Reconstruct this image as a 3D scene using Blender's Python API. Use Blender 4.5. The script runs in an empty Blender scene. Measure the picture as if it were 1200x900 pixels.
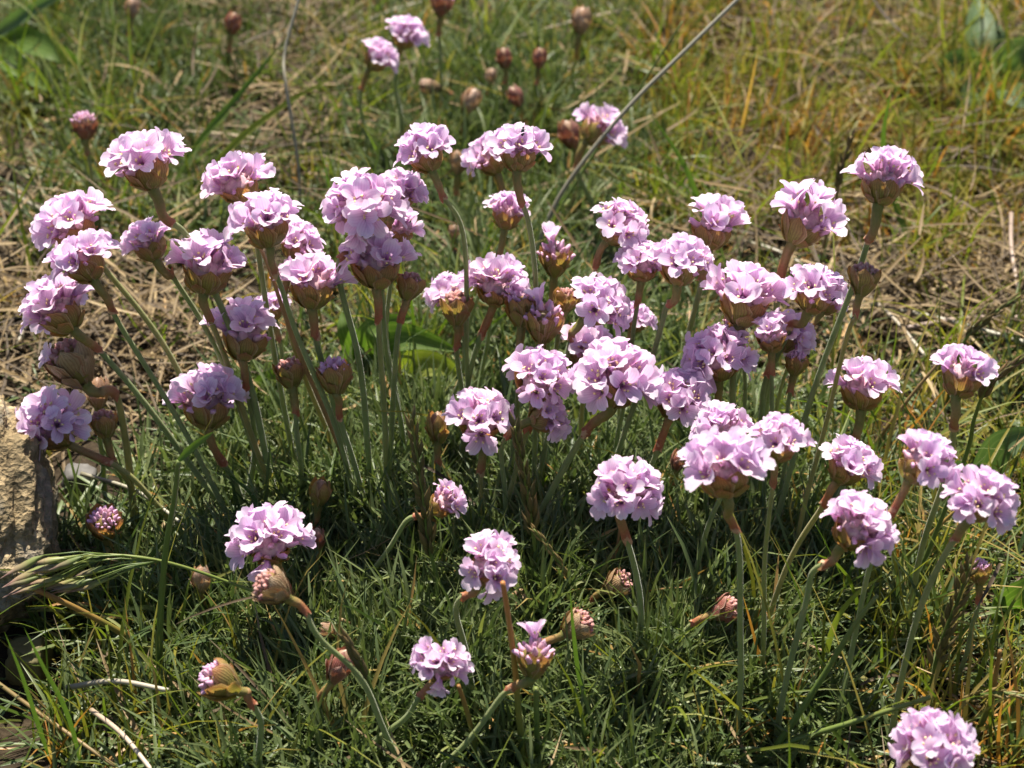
import bpy, math, random
import numpy as np
from mathutils import Vector, Matrix, noise

R = math.radians
random.seed(7)
rng = np.random.default_rng(11)
scene = bpy.context.scene
COL = scene.collection

# ------------------------------------------------------------------ camera, sky, sun, exposure
CAM = Vector((0.0, -0.5, 0.40)); PITCH = R(32.0); LENS = 70.0
FPX = 1200 * LENS / 36.0
cd = bpy.data.cameras.new('camera'); cam = bpy.data.objects.new('camera', cd); COL.objects.link(cam)
cam.location = CAM; cam.rotation_euler = (math.pi / 2 - PITCH, 0, 0)
cd.lens = LENS; cd.sensor_width = 36.0; cd.clip_start = 0.01; cd.clip_end = 200.0
cd.dof.use_dof = True; cd.dof.focus_distance = 0.605; cd.dof.aperture_fstop = 18.0; cd.dof.aperture_blades = 7
scene.camera = cam
SUN_EL, SUN_AZ = R(68), R(-6)            # azimuth measured from +Y (behind the flowers) towards +X
w = bpy.data.worlds.new('World'); scene.world = w; w.use_nodes = True
nt = w.node_tree; bg = nt.nodes['Background']
sky = nt.nodes.new('ShaderNodeTexSky'); sky.sky_type = 'NISHITA'; sky.sun_disc = False
sky.sun_elevation = SUN_EL; sky.sun_rotation = SUN_AZ
nt.links.new(sky.outputs[0], bg.inputs[0]); bg.inputs[1].default_value = 0.052
sl = bpy.data.lights.new('sun', 'SUN'); sl.energy = 5.0; sl.angle = R(0.53); sl.color = (1.0, 0.935, 0.81)
so = bpy.data.objects.new('sun', sl); COL.objects.link(so)
sdir = Vector((math.sin(SUN_AZ) * math.cos(SUN_EL), math.cos(SUN_AZ) * math.cos(SUN_EL), math.sin(SUN_EL)))
so.rotation_euler = sdir.to_track_quat('Z', 'Y').to_euler(); so.location = sdir * 3
vs = scene.view_settings
vs.view_transform = 'Standard'; vs.look = 'None'; vs.exposure = 1.2; vs.gamma = 1.0; vs.use_curve_mapping = False
scene.cycles.adaptive_threshold = .02
scene.cycles.max_bounces = 6; scene.cycles.diffuse_bounces = 3; scene.cycles.glossy_bounces = 2; scene.cycles.transparent_max_bounces = 8

# ------------------------------------------------------------------ pixel helpers (photograph pixels, 1200 x 900)
RIGHT = Vector((1, 0, 0)); FWD = Vector((0, math.cos(PITCH), -math.sin(PITCH))); UP = Vector((0, math.sin(PITCH), math.cos(PITCH)))
def ray(x, y): return FWD + RIGHT * ((x - 600) / FPX) + UP * ((450 - y) / FPX)
def on_z(x, y, z=0.0):
    d = ray(x, y); return CAM + d * ((z - CAM.z) / d.z)
def on_y(x, y, Y):
    d = ray(x, y); return CAM + d * ((Y - CAM.y) / d.y)
def depth_of(p): return (p - CAM).dot(FWD)
def project(P):
    """numpy N x 3 -> px, py"""
    Q = P - np.array(CAM)
    dz = Q @ np.array(FWD)
    dz = np.where(np.abs(dz) < 1e-4, 1e-4, dz)
    return 600 + FPX * (Q @ np.array(RIGHT)) / dz, 450 - FPX * (Q @ np.array(UP)) / dz, dz

def gz(x, y):
    """terrain height in metres"""
    x = np.asarray(x, dtype=float); y = np.asarray(y, dtype=float)
    h = 0.0022 * np.sin(37 * x + 1.3) * np.cos(31 * y + .4) + 0.0016 * np.sin(71 * x - 53 * y + 2.0) + 0.0012 * np.cos(97 * y + 60 * x)
    h = h + 0.010 * np.exp(-((x - 0.0) / 0.11) ** 2 - ((y - 0.02) / 0.10) ** 2)
    h = h - 0.026 * np.exp(-((x + .150) / .024) ** 2 - ((y + .030) / .026) ** 2)
    h = h + 0.0045 * np.sin(62 * x + 1.1 * np.sin(41 * y)) * np.sin(74 * y + .9 * np.sin(53 * x)) * np.clip((y - .06) / .08, 0, 1)
    h = h + 0.012 * np.sin(2.1 * x + .5) * np.sin(1.7 * y) * np.clip((np.hypot(x, y) - .5), 0, 4)
    return h
def ground(x, y, d=0.0): return Vector((x, y, float(gz(x, y)) + d))

# ------------------------------------------------------------------ materials
MATS = {}
def new_mat(name):
    m = bpy.data.materials.new(name); m.use_nodes = True
    n = m.node_tree; n.nodes.clear()
    out = n.nodes.new('ShaderNodeOutputMaterial')
    MATS[name] = m
    return m, n, out
def N(n, t, **kw):
    x = n.nodes.new(t)
    for k, v in kw.items(): setattr(x, k, v)
    return x
def ramp(n, stops, interp='LINEAR'):
    r = N(n, 'ShaderNodeValToRGB'); r.color_ramp.interpolation = interp
    e = r.color_ramp.elements
    while len(e) > len(stops): e.remove(e[-1])
    while len(e) < len(stops): e.new(0.5)
    for el, (p, c) in zip(e, stops): el.position = p; el.color = (*c, 1)
    return r
def attr(n, name): return N(n, 'ShaderNodeAttribute', attribute_name=name)
def mixc(n, f, a, b, mode='MIX'):
    m = N(n, 'ShaderNodeMix', data_type='RGBA', blend_type=mode)
    for i, v in ((0, f), (6, a), (7, b)):
        if isinstance(v, bpy.types.NodeSocket): n.links.new(v, m.inputs[i])
        elif isinstance(v, (int, float)): m.inputs[i].default_value = v
        else: m.inputs[i].default_value = (*v, 1)
    return m.outputs[2]
def math_(n, op, a, b=0.5):
    m = N(n, 'ShaderNodeMath', operation=op)
    for i, v in enumerate((a, b)):
        if isinstance(v, bpy.types.NodeSocket): n.links.new(v, m.inputs[i])
        else: m.inputs[i].default_value = v
    return m.outputs[0]
def noise_tex(n, scale, detail=3, rough=.55, coord='Object'):
    tc = N(n, 'ShaderNodeTexCoord'); t = N(n, 'ShaderNodeTexNoise'); t.inputs['Scale'].default_value = scale
    t.inputs['Detail'].default_value = detail; t.inputs['Roughness'].default_value = rough
    n.links.new(tc.outputs[coord], t.inputs['Vector']); return t
def leafy(n, out, col, trans=0.35, rough=0.45, spec=0.4, trans_gain=(1.25, 1.35, 0.75), sheen=0.0, bump=None, bump_d=0.0002):
    p = N(n, 'ShaderNodeBsdfPrincipled'); n.links.new(col, p.inputs['Base Color'])
    p.inputs['Roughness'].default_value = rough; p.inputs['Specular IOR Level'].default_value = spec
    if sheen: p.inputs['Sheen Weight'].default_value = sheen; p.inputs['Sheen Roughness'].default_value = .4
    if bump is not None:
        b = N(n, 'ShaderNodeBump'); b.inputs['Strength'].default_value = .6; b.inputs['Distance'].default_value = bump_d
        n.links.new(bump, b.inputs['Height']); n.links.new(b.outputs[0], p.inputs['Normal'])
    if trans <= 0:
        n.links.new(p.outputs[0], out.inputs[0]); return
    t = N(n, 'ShaderNodeBsdfTranslucent')
    n.links.new(mixc(n, 1.0, col, trans_gain, 'MULTIPLY'), t.inputs[0])
    m = N(n, 'ShaderNodeMixShader'); m.inputs[0].default_value = trans
    n.links.new(p.outputs[0], m.inputs[1]); n.links.new(t.outputs[0], m.inputs[2]); n.links.new(m.outputs[0], out.inputs[0])

def blade_material(name, stops, tip, tipstart=.75, trans=.35, rough=.45, spec=.4, base=None, baseend=.25, gain=(1.25, 1.35, .75)):
    m, n, out = new_mat(name)
    c = ramp(n, stops); n.links.new(attr(n, 'tint').outputs['Fac'], c.inputs[0])
    al = attr(n, 'along').outputs['Fac']
    mr = N(n, 'ShaderNodeMapRange'); mr.inputs[1].default_value = tipstart; mr.inputs[2].default_value = 1.0; n.links.new(al, mr.inputs[0])
    col = mixc(n, math_(n, 'MULTIPLY', mr.outputs[0], .7), c.outputs[0], tip)
    if base:
        br = N(n, 'ShaderNodeMapRange'); br.inputs[1].default_value = baseend; br.inputs[2].default_value = 0.0; n.links.new(al, br.inputs[0])
        col = mixc(n, br.outputs[0], col, base)
    nz = noise_tex(n, 260, 2)
    col = mixc(n, .55, col, mixc(n, nz.outputs[0], (.55, .55, .55), (1.4, 1.4, 1.4)), 'MULTIPLY')
    leafy(n, out, col, trans, rough, spec, gain)
    return m
blade_material('thrift_leaf', [(0, (.048, .080, .026)), (.35, (.092, .128, .044)), (.7, (.155, .190, .072)), (.9, (.21, .22, .06)), (.94, (.34, .24, .08)), (1, (.38, .19, .06))],
               (.17, .18, .07), .88, .27, .45, .4, (.13, .12, .05), .2)
blade_material('turf_grass', [(0, (.050, .095, .012)), (.3, (.095, .145, .016)), (.55, (.165, .185, .022)), (.75, (.24, .205, .038)), (.88, (.34, .25, .09)), (1, (.40, .18, .04))],
               (.29, .24, .07), .8, .42, .5, .3, (.13, .11, .045), .25)
blade_material('dry_straw', [(0, (.045, .030, .018)), (.3, (.105, .072, .038)), (.6, (.21, .145, .068)), (.83, (.38, .285, .155)), (.92, (.33, .15, .035)), (1, (.46, .40, .30))],
               (.36, .29, .18), .8, .12, .6, .25, gain=(1.1, 1.0, .8))
blade_material('moss_green', [(0, (.050, .075, .010)), (.4, (.115, .125, .014)), (.7, (.19, .155, .025)), (.9, (.26, .155, .03)), (1, (.30, .13, .03))],
               (.26, .20, .07), .6, .3, .6, .2)

# petals: pale lilac, deeper towards the throat, fine darker veins running out from the claw
m, n, out = new_mat('petal')
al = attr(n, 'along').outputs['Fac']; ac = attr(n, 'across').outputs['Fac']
c = ramp(n, [(0, (.54, .22, .42)), (.2, (.72, .44, .64)), (.42, (.82, .645, .795)), (.80, (.865, .74, .85)), (1, (.93, .87, .925))]); n.links.new(al, c.inputs[0])  # naturally pale tips, whitened further: sunlit highlights painted into the colour
oi = N(n, 'ShaderNodeObjectInfo')
tintr = ramp(n, [(0, (.93, .88, 1.0)), (.5, (1, .97, 1)), (.85, (1.04, 1.04, 1.03)), (1, (.97, .86, .98))]); n.links.new(oi.outputs['Random'], tintr.inputs[0])
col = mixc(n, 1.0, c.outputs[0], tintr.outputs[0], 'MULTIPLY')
vein = math_(n, 'POWER', math_(n, 'ABSOLUTE', math_(n, 'COSINE', math_(n, 'MULTIPLY', ac, 9.4))), 7.0)
mid = math_(n, 'POWER', math_(n, 'SUBTRACT', 1.0, math_(n, 'ABSOLUTE', ac)), 14.0)
vf = math_(n, 'MULTIPLY', math_(n, 'MAXIMUM', math_(n, 'MULTIPLY', vein, .55), mid), math_(n, 'SUBTRACT', 1.05, al))
col = mixc(n, math_(n, 'MULTIPLY', vf, .9), col, (.46, .15, .42))
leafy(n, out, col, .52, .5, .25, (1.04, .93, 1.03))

m, n, out = new_mat('calyx')
nz = noise_tex(n, 900, 2); c = ramp(n, [(.3, (.56, .30, .40)), (.6, (.70, .50, .52)), (.8, (.76, .62, .56))]); n.links.new(nz.outputs[0], c.inputs[0])
leafy(n, out, c.outputs[0], .3, .6, .2)
m, n, out = new_mat('stamen_filament'); c = N(n, 'ShaderNodeRGB'); c.outputs[0].default_value = (.82, .68, .74, 1); leafy(n, out, c.outputs[0], .3)
m, n, out = new_mat('anther'); c = N(n, 'ShaderNodeRGB'); c.outputs[0].default_value = (.90, .74, .36, 1); leafy(n, out, c.outputs[0], 0, .6, .2)

# floret buds: purple tips on pale pink
m, n, out = new_mat('floret_bud')
al = attr(n, 'along').outputs['Fac']; oi = N(n, 'ShaderNodeObjectInfo')
c1 = ramp(n, [(0, (.66, .52, .44)), (.4, (.70, .46, .54)), (.75, (.72, .44, .66)), (1, (.82, .62, .79))]); n.links.new(al, c1.inputs[0])
c2 = ramp(n, [(0, (1.08, 1.08, 1.0)), (.5, (.92, .84, .93)), (1, (1.0, .96, 1.0))]); n.links.new(oi.outputs['Random'], c2.inputs[0])
leafy(n, out, mixc(n, 1.0, c1.outputs[0], c2.outputs[0], 'MULTIPLY'), .25, .5, .3)
m, n, out = new_mat('pale_bud_tip')
al = attr(n, 'along').outputs['Fac']; oi = N(n, 'ShaderNodeObjectInfo')
c1 = ramp(n, [(0, (.42, .33, .22)), (.5, (.50, .26, .24)), (1, (.66, .45, .44))]); n.links.new(al, c1.inputs[0])
c2 = ramp(n, [(0, (1.1, 1.0, .95)), (.5, (.8, .66, .66)), (1, (1.0, .95, .9))]); n.links.new(oi.outputs['Random'], c2.inputs[0])
leafy(n, out, mixc(n, 1.0, c1.outputs[0], c2.outputs[0], 'MULTIPLY'), .2, .6, .25)

def bract_mat(name, stops, margin, trans=.22):
    m, n, out = new_mat(name)
    al = attr(n, 'along').outputs['Fac']; ac = math_(n, 'ABSOLUTE', attr(n, 'across').outputs['Fac'])
    oi = N(n, 'ShaderNodeObjectInfo'); nz = noise_tex(n, 420, 3)
    f = math_(n, 'ADD', math_(n, 'MULTIPLY', al, .62), math_(n, 'ADD', math_(n, 'MULTIPLY', oi.outputs['Random'], .22), math_(n, 'MULTIPLY', nz.outputs[0], .3)))
    c = ramp(n, stops); n.links.new(f, c.inputs[0])
    edge = math_(n, 'SUBTRACT', 1.0, math_(n, 'MULTIPLY', math_(n, 'ABSOLUTE', math_(n, 'SUBTRACT', ac, .72)), 6.0))
    col = mixc(n, math_(n, 'MULTIPLY', math_(n, 'MAXIMUM', edge, 0.0), .55), c.outputs[0], (.27, .075, .04))
    col = mixc(n, math_(n, 'POWER', ac, 7.0), col, margin)
    wv = math_(n, 'POWER', math_(n, 'ABSOLUTE', math_(n, 'COSINE', math_(n, 'MULTIPLY', attr(n, 'across').outputs['Fac'], 14))), 5.0)
    col = mixc(n, math_(n, 'MULTIPLY', wv, .42), col, (.17, .07, .03))
    sp = noise_tex(n, 1500, 3); col = mixc(n, .6, col, mixc(n, sp.outputs[0], (.55, .5, .45), (1.5, 1.5, 1.45)), 'MULTIPLY')
    leafy(n, out, col, trans, .42, .4, (1.45, 1.2, .7), bump=math_(n, 'ADD', sp.outputs[0], math_(n, 'MULTIPLY', wv, -.8)), bump_d=.00025)
bract_mat('bract', [(.15, (.25, .29, .07)), (.48, (.33, .33, .085)), (.68, (.40, .30, .11)), (.88, (.44, .23, .11)), (1, (.56, .40, .27))], (.56, .43, .29), .42)
bract_mat('red_bract', [(.15, (.18, .15, .06)), (.4, (.25, .11, .065)), (.7, (.30, .10, .085)), (1, (.52, .33, .29))], (.52, .38, .31))
bract_mat('pale_bract', [(.15, (.22, .20, .08)), (.45, (.34, .24, .12)), (.7, (.46, .30, .20)), (.95, (.62, .50, .42))], (.56, .44, .36))
bract_mat('dry_bract', [(.15, (.16, .12, .05)), (.45, (.26, .17, .08)), (.7, (.36, .25, .14)), (.95, (.48, .36, .24))], (.40, .30, .18), .1)

m, n, out = new_mat('sheath')
al = attr(n, 'along').outputs['Fac']; nz = noise_tex(n, 300, 3); oi = N(n, 'ShaderNodeObjectInfo')
f = math_(n, 'ADD', al, math_(n, 'SUBTRACT', math_(n, 'MULTIPLY', nz.outputs[0], .5), .25))
c = ramp(n, [(.05, (.18, .21, .065)), (.38, (.25, .23, .075)), (.66, (.35, .25, .11)), (.86, (.38, .19, .095)), (.97, (.36, .13, .08)), (1, (.52, .36, .24))]); n.links.new(f, c.inputs[0])
c2 = ramp(n, [(0, (1, 1.08, 1)), (1, (1.1, .92, .9))]); n.links.new(oi.outputs['Random'], c2.inputs[0])
sp = noise_tex(n, 1300, 3)
leafy(n, out, mixc(n, .6, mixc(n, 1.0, c.outputs[0], c2.outputs[0], 'MULTIPLY'), mixc(n, sp.outputs[0], (.55, .5, .45), (1.5, 1.5, 1.45)), 'MULTIPLY'), .3, .5, .35, (1.35, 1.05, .7), bump=sp.outputs[0], bump_d=.0003)

m, n, out = new_mat('flower_stem')
nz = noise_tex(n, 160, 4); oi = N(n, 'ShaderNodeObjectInfo'); al = attr(n, 'along').outputs['Fac']
c = ramp(n, [(.3, (.21, .25, .09)), (.6, (.27, .31, .125)), (.8, (.32, .31, .13))]); n.links.new(nz.outputs[0], c.inputs[0])
c2 = ramp(n, [(0, (.9, .95, .95)), (.8, (1.05, 1.05, 1.0)), (1, (1.35, 1.0, .8))]); n.links.new(oi.outputs['Random'], c2.inputs[0])
nb = noise_tex(n, 2600, 2)
leafy(n, out, mixc(n, 1.0, c.outputs[0], c2.outputs[0], 'MULTIPLY'), .25, .6, .3, sheen=.4, bump=nb.outputs[0], bump_d=.0002)

def culm_mat(name, stops, trans=.15):
    m, n, out = new_mat(name)
    nz = noise_tex(n, 90, 4); al = attr(n, 'along').outputs['Fac']
    f = math_(n, 'ADD', math_(n, 'MULTIPLY', al, .75), math_(n, 'SUBTRACT', math_(n, 'MULTIPLY', nz.outputs[0], .6), .15))
    oi = N(n, 'ShaderNodeObjectInfo'); c2 = ramp(n, [(0, (.75, .8, .75)), (.5, (1, 1, 1)), (1, (1.45, 1.25, 1.2))]); n.links.new(oi.outputs['Random'], c2.inputs[0])
    c = ramp(n, stops); n.links.new(f, c.inputs[0]); leafy(n, out, mixc(n, 1.0, c.outputs[0], c2.outputs[0], 'MULTIPLY'), trans, .42, .4)
culm_mat('culm_green', [(0, (.11, .15, .035)), (.5, (.12, .18, .04)), (1, (.17, .20, .055))])
culm_mat('culm_orange', [(0, (.10, .15, .03)), (.4, (.15, .17, .035)), (.62, (.30, .19, .05)), (1, (.36, .16, .06))])
culm_mat('culm_brown', [(0, (.15, .13, .05)), (.5, (.26, .17, .07)), (1, (.30, .20, .10))])
culm_mat('culm_dry', [(0, (.22, .18, .12)), (.5, (.36, .31, .24)), (1, (.46, .41, .33))], .05)
culm_mat('culm_grey', [(0, (.17, .14, .11)), (.5, (.27, .23, .19)), (1, (.36, .32, .27))], .05)
culm_mat('spikelet_green', [(0, (.12, .17, .04)), (.35, (.19, .23, .075)), (.55, (.27, .22, .13)), (.8, (.25, .15, .14)), (1, (.52, .42, .32))], .3)
culm_mat('spikelet_brown', [(0, (.075, .085, .03)), (.5, (.13, .11, .045)), (1, (.22, .15, .08))], .25)
culm_mat('spikelet_gold', [(0, (.14, .15, .05)), (.5, (.26, .20, .08)), (1, (.40, .28, .13))], .25)
def broad_mat(name, a, b, cvein):
    m, n, out = new_mat(name)
    nz = noise_tex(n, 120, 4); ac = math_(n, 'ABSOLUTE', attr(n, 'across').outputs['Fac'])
    c = mixc(n, nz.outputs[0], a, b)
    v = math_(n, 'POWER', math_(n, 'ABSOLUTE', math_(n, 'COSINE', math_(n, 'MULTIPLY', ac, 7.9))), 12.0)
    leafy(n, out, mixc(n, math_(n, 'MULTIPLY', v, .5), c, cvein), .4, .55, .3, (1.3, 1.5, .6))
broad_mat('broad_leaf', (.065, .12, .025), (.12, .19, .035), (.20, .26, .07))
broad_mat('yellow_leaf', (.14, .19, .03), (.24, .25, .04), (.28, .29, .08))
broad_mat('blue_leaf', (.07, .12, .05), (.11, .165, .07), (.17, .22, .11))

m, n, out = new_mat('soil')
nz = noise_tex(n, 55, 8, .7); n2 = noise_tex(n, 420, 4, .7)
c = ramp(n, [(.3, (.014, .010, .007)), (.5, (.034, .025, .016)), (.7, (.075, .056, .035))]); n.links.new(mixc(n, .5, nz.outputs[0], n2.outputs[0]), c.inputs[0])
far = noise_tex(n, 7, 8, .7); gcol = ramp(n, [(.35, (.06, .08, .02)), (.6, (.13, .13, .04)), (.75, (.20, .16, .08))]); n.links.new(far.outputs[0], gcol.inputs[0])
col = mixc(n, attr(n, 'far').outputs['Fac'], c.outputs[0], gcol.outputs[0])
leafy(n, out, col, 0, .95, .1, bump=n2.outputs[0], bump_d=.002)

m, n, out = new_mat('rock')
nz = noise_tex(n, 28, 8, .7); n2 = noise_tex(n, 300, 5, .7)
vo = N(n, 'ShaderNodeTexVoronoi'); vo.inputs['Scale'].default_value = 620; tc = N(n, 'ShaderNodeTexCoord'); wn = noise_tex(n, 500, 3); wm_ = N(n, 'ShaderNodeVectorMath', operation='SCALE'); n.links.new(wn.outputs['Color'], wm_.inputs[0]); wm_.inputs['Scale'].default_value = .0022
wa = N(n, 'ShaderNodeVectorMath', operation='ADD'); n.links.new(tc.outputs['Object'], wa.inputs[0]); n.links.new(wm_.outputs[0], wa.inputs[1]); n.links.new(wa.outputs[0], vo.inputs['Vector'])
c = ramp(n, [(.3, (.14, .105, .06)), (.5, (.24, .19, .115)), (.65, (.32, .265, .175)), (.8, (.24, .21, .165))]); n.links.new(nz.outputs[0], c.inputs[0])
gr = ramp(n, [(.0, (.35, .32, .28)), (.4, (.85, .82, .76)), (.75, (1.2, 1.12, 1.0)), (.95, (2.0, 1.9, 1.8))]); n.links.new(vo.outputs['Color'], gr.inputs[0])
col = mixc(n, .8, c.outputs[0], gr.outputs[0], 'MULTIPLY')
pt = noise_tex(n, 45, 5, .6); pr = ramp(n, [(.52, (0, 0, 0)), (.6, (1, 1, 1))]); n.links.new(pt.outputs[0], pr.inputs[0])
col = mixc(n, math_(n, 'MULTIPLY', pr.outputs[0], .55), col, (.16, .16, .15))
leafy(n, out, col, 0, .9, .2, bump=mixc(n, .5, n2.outputs[0], vo.outputs['Distance']), bump_d=.0035)
m, n, out = new_mat('pebble'); nz = noise_tex(n, 200, 4); c = ramp(n, [(.3, (.07, .065, .06)), (.7, (.15, .14, .13))]); n.links.new(nz.outputs[0], c.inputs[0]); leafy(n, out, c.outputs[0], 0, .7, .3)
m, n, out = new_mat('olive_pebble'); nz = noise_tex(n, 160, 4); c = ramp(n, [(.3, (.10, .085, .035)), (.7, (.19, .16, .075))]); n.links.new(nz.outputs[0], c.inputs[0]); leafy(n, out, c.outputs[0], 0, .7, .3)
m, n, out = new_mat('beetle_black'); c = N(n, 'ShaderNodeRGB'); c.outputs[0].default_value = (.008, .008, .012, 1); leafy(n, out, c.outputs[0], 0, .3, .5)

# ------------------------------------------------------------------ mesh helpers
def mesh(name, verts, faces, mats, attrs=None, smooth=True, fmat=None):
    me = bpy.data.meshes.new(name)
    me.from_pydata([tuple(v) for v in verts], [], faces)
    for k, vals in (attrs or {}).items():
        a = me.attributes.new(k, 'FLOAT', 'POINT'); a.data.foreach_set('value', np.asarray(vals, dtype=np.float32))
    for mt in ([mats] if isinstance(mats, str) else mats): me.materials.append(MATS[mt])
    if smooth: me.polygons.foreach_set('use_smooth', [True] * len(me.polygons))
    if fmat is not None: me.polygons.foreach_set('material_index', fmat)
    me.update(); return me
def link(name, me, parent=None, mat=None):
    o = bpy.data.objects.new(name, me); COL.objects.link(o)
    if parent is not None: o.parent = parent
    if mat is not None: o.matrix_basis = mat
    return o
def tag(o, label, cat=None, group=None, kind=None):
    o['label'] = label
    if cat: o['category'] = cat
    if group: o['group'] = group
    if kind: o['kind'] = kind
    return o
def grid_faces(rows, cols, closed=False, off=0):
    f = []
    for i in range(rows - 1):
        for j in range(cols if closed else cols - 1):
            k = (j + 1) % cols
            f.append((off + i * cols + j, off + i * cols + k, off + (i + 1) * cols + k, off + (i + 1) * cols + j))
    return f
def tube(pts, radii, sides=7, cap=True, off=0, ragged=0.0):
    """returns verts, faces, along for a swept tube"""
    pts = [Vector(p) for p in pts]; V = []; A = []
    ref = Vector((1, 0.13, 0.07))
    for i, p in enumerate(pts):
        t = (pts[min(i + 1, len(pts) - 1)] - pts[max(i - 1, 0)]).normalized()
        a = t.cross(ref)
        if a.length < 1e-3: a = t.cross(Vector((0, 1, 0)))
        a.normalize(); b = t.cross(a)
        for k in range(sides):
            th = 2 * math.pi * k / sides
            q = p + (a * math.cos(th) + b * math.sin(th)) * radii[i]
            if ragged and i == len(pts) - 1: q += t * random.uniform(-.3, 1) * ragged
            V.append(q); A.append(i / (len(pts) - 1))
    F = grid_faces(len(pts), sides, True, off)
    if cap:
        F.append(tuple(off + k for k in reversed(range(sides)))); F.append(tuple(off + (len(pts) - 1) * sides + k for k in range(sides)))
    return V, F, A
def bez(p0, p1, p2, p3, n):
    r = []
    for i in range(n + 1):
        t = i / n; s = 1 - t
        r.append(p0 * s ** 3 + p1 * 3 * s * s * t + p2 * 3 * s * t * t + p3 * t ** 3)
    return r
def catmull(P, n):
    P = [Vector(p) for p in P]; Q = [P[0] * 2 - P[1]] + P + [P[-1] * 2 - P[-2]]; r = []
    for i in range(1, len(Q) - 2):
        for k in range(n):
            t = k / n; a, b, c, d = Q[i - 1], Q[i], Q[i + 1], Q[i + 2]
            r.append(.5 * ((2 * b) + (c - a) * t + (2 * a - 5 * b + 4 * c - d) * t * t + (3 * b - a - 3 * c + d) * t ** 3))
    r.append(P[-1].copy()); return r
def axis_frame(axis, spin=0.0):
    z = Vector(axis).normalized(); q = z.to_track_quat('Z', 'Y').to_matrix()
    return q @ Matrix.Rotation(spin, 3, 'Z')
def xf(loc, rot3, s=1.0): return Matrix.Translation(loc) @ rot3.to_4x4() @ Matrix.Scale(s, 4)

MM = 0.001
# ------------------------------------------------------------------ the setting: ground
def build_ground():
    n = 170; g = np.linspace(-1, 1, n); k = 5.2
    cx = 30 * np.sinh(k * g) / np.sinh(k); X, Y = np.meshgrid(cx, cx + .15)
    Z = gz(X, Y)
    near = np.exp(-(np.hypot(X, Y) / .8) ** 2)
    Z = Z + near * rng.normal(0, .0016, Z.shape)
    V = np.stack([X.ravel(), Y.ravel(), Z.ravel()], 1)
    far = np.clip((np.hypot(V[:, 0], V[:, 1] - .2) - .9) / .8, 0, 1)
    me = mesh('ground', V, grid_faces(n, n), 'soil', {'far': far})
    tag(link('ground', me), 'dark brown soil under the turf and flowers', None, None, 'structure')
build_ground()

# ------------------------------------------------------------------ blades (uncountable ground cover)
def blades(name, base, az, a0, bend, length, width, mat, tint, segs=4, fold=0.0, twist=0.0, label='', cat='', taper=1.0):
    n = len(base); u = np.linspace(0, 1, segs + 1)
    ang = a0[:, None] + bend[:, None] * u[None, :] ** 1.3
    h = np.stack([np.cos(az), np.sin(az), np.zeros(n)], 1)
    step = (length / segs)[:, None]
    dx = np.sin(ang) * step; dz = np.cos(ang) * step
    cxh = np.concatenate([np.zeros((n, 1)), np.cumsum((dx[:, :-1] + dx[:, 1:]) / 2, 1)], 1)
    czh = np.concatenate([np.zeros((n, 1)), np.cumsum((dz[:, :-1] + dz[:, 1:]) / 2, 1)], 1)
    C = base[:, None, :] + h[:, None, :] * cxh[:, :, None]
    C[:, :, 2] += czh
    lat = rng.normal(0, .16, n)[:, None] * (u[None, :] ** 2) * length[:, None]
    side = np.stack([-np.sin(az), np.cos(az), np.zeros(n)], 1)
    C += side[:, None, :] * lat[:, :, None]
    floor_ = gz(C[:, :, 0], C[:, :, 1]) + .0006
    C[:, :, 2] = np.where(u[None, :] > 0.01, np.maximum(C[:, :, 2], floor_ + rng.uniform(0, .004, n)[:, None]), C[:, :, 2])
    prof = (np.minimum(1, .6 + u * 1.6) * np.clip((1 - u ** (2.2 * taper)), 0, 1) + .04)
    nrm = np.stack([-np.cos(ang) * h[:, None, 0], -np.cos(ang) * h[:, None, 1], np.sin(ang)], 2)
    tw = (rng.normal(0, 1, n) * twist)[:, None] * (0.4 + u[None, :])
    S = side[:, None, :] * np.cos(tw)[:, :, None] + nrm * np.sin(tw)[:, :, None]
    W = (width[:, None] * prof[None, :] / 2)[:, :, None] * S
    if fold > 0:
        rows = np.stack([C - W, C - nrm * (width[:, None] * prof[None, :] * fold)[:, :, None], C + W], 2); cols = 3
    else:
        rows = np.stack([C - W, C + W], 2); cols = 2
    V = rows.reshape(-1, 3).astype(np.float32)
    per = (segs + 1) * cols
    f = np.array(grid_faces(segs + 1, cols), dtype=np.int32)
    F = (f[None] + (np.arange(n, dtype=np.int32) * per)[:, None, None]).reshape(-1, 4)
    me = bpy.data.meshes.new(name)
    me.vertices.add(len(V)); me.vertices.foreach_set('co', V.ravel())
    me.loops.add(F.size); me.loops.foreach_set('vertex_index', F.ravel())
    me.polygons.add(len(F)); me.polygons.foreach_set('loop_start', np.arange(0, F.size, 4, dtype=np.int32))
    me.polygons.foreach_set('use_smooth', np.ones(len(F), dtype=bool))
    me.update(calc_edges=True)
    a = me.attributes.new('along', 'FLOAT', 'POINT'); a.data.foreach_set('value', np.tile(np.repeat(u, cols), n).astype(np.float32))
    a = me.attributes.new('tint', 'FLOAT', 'POINT'); a.data.foreach_set('value', np.repeat(tint, per).astype(np.float32))
    me.materials.append(MATS[mat])
    return tag(link(name, me), label, cat, None, 'stuff')

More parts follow.
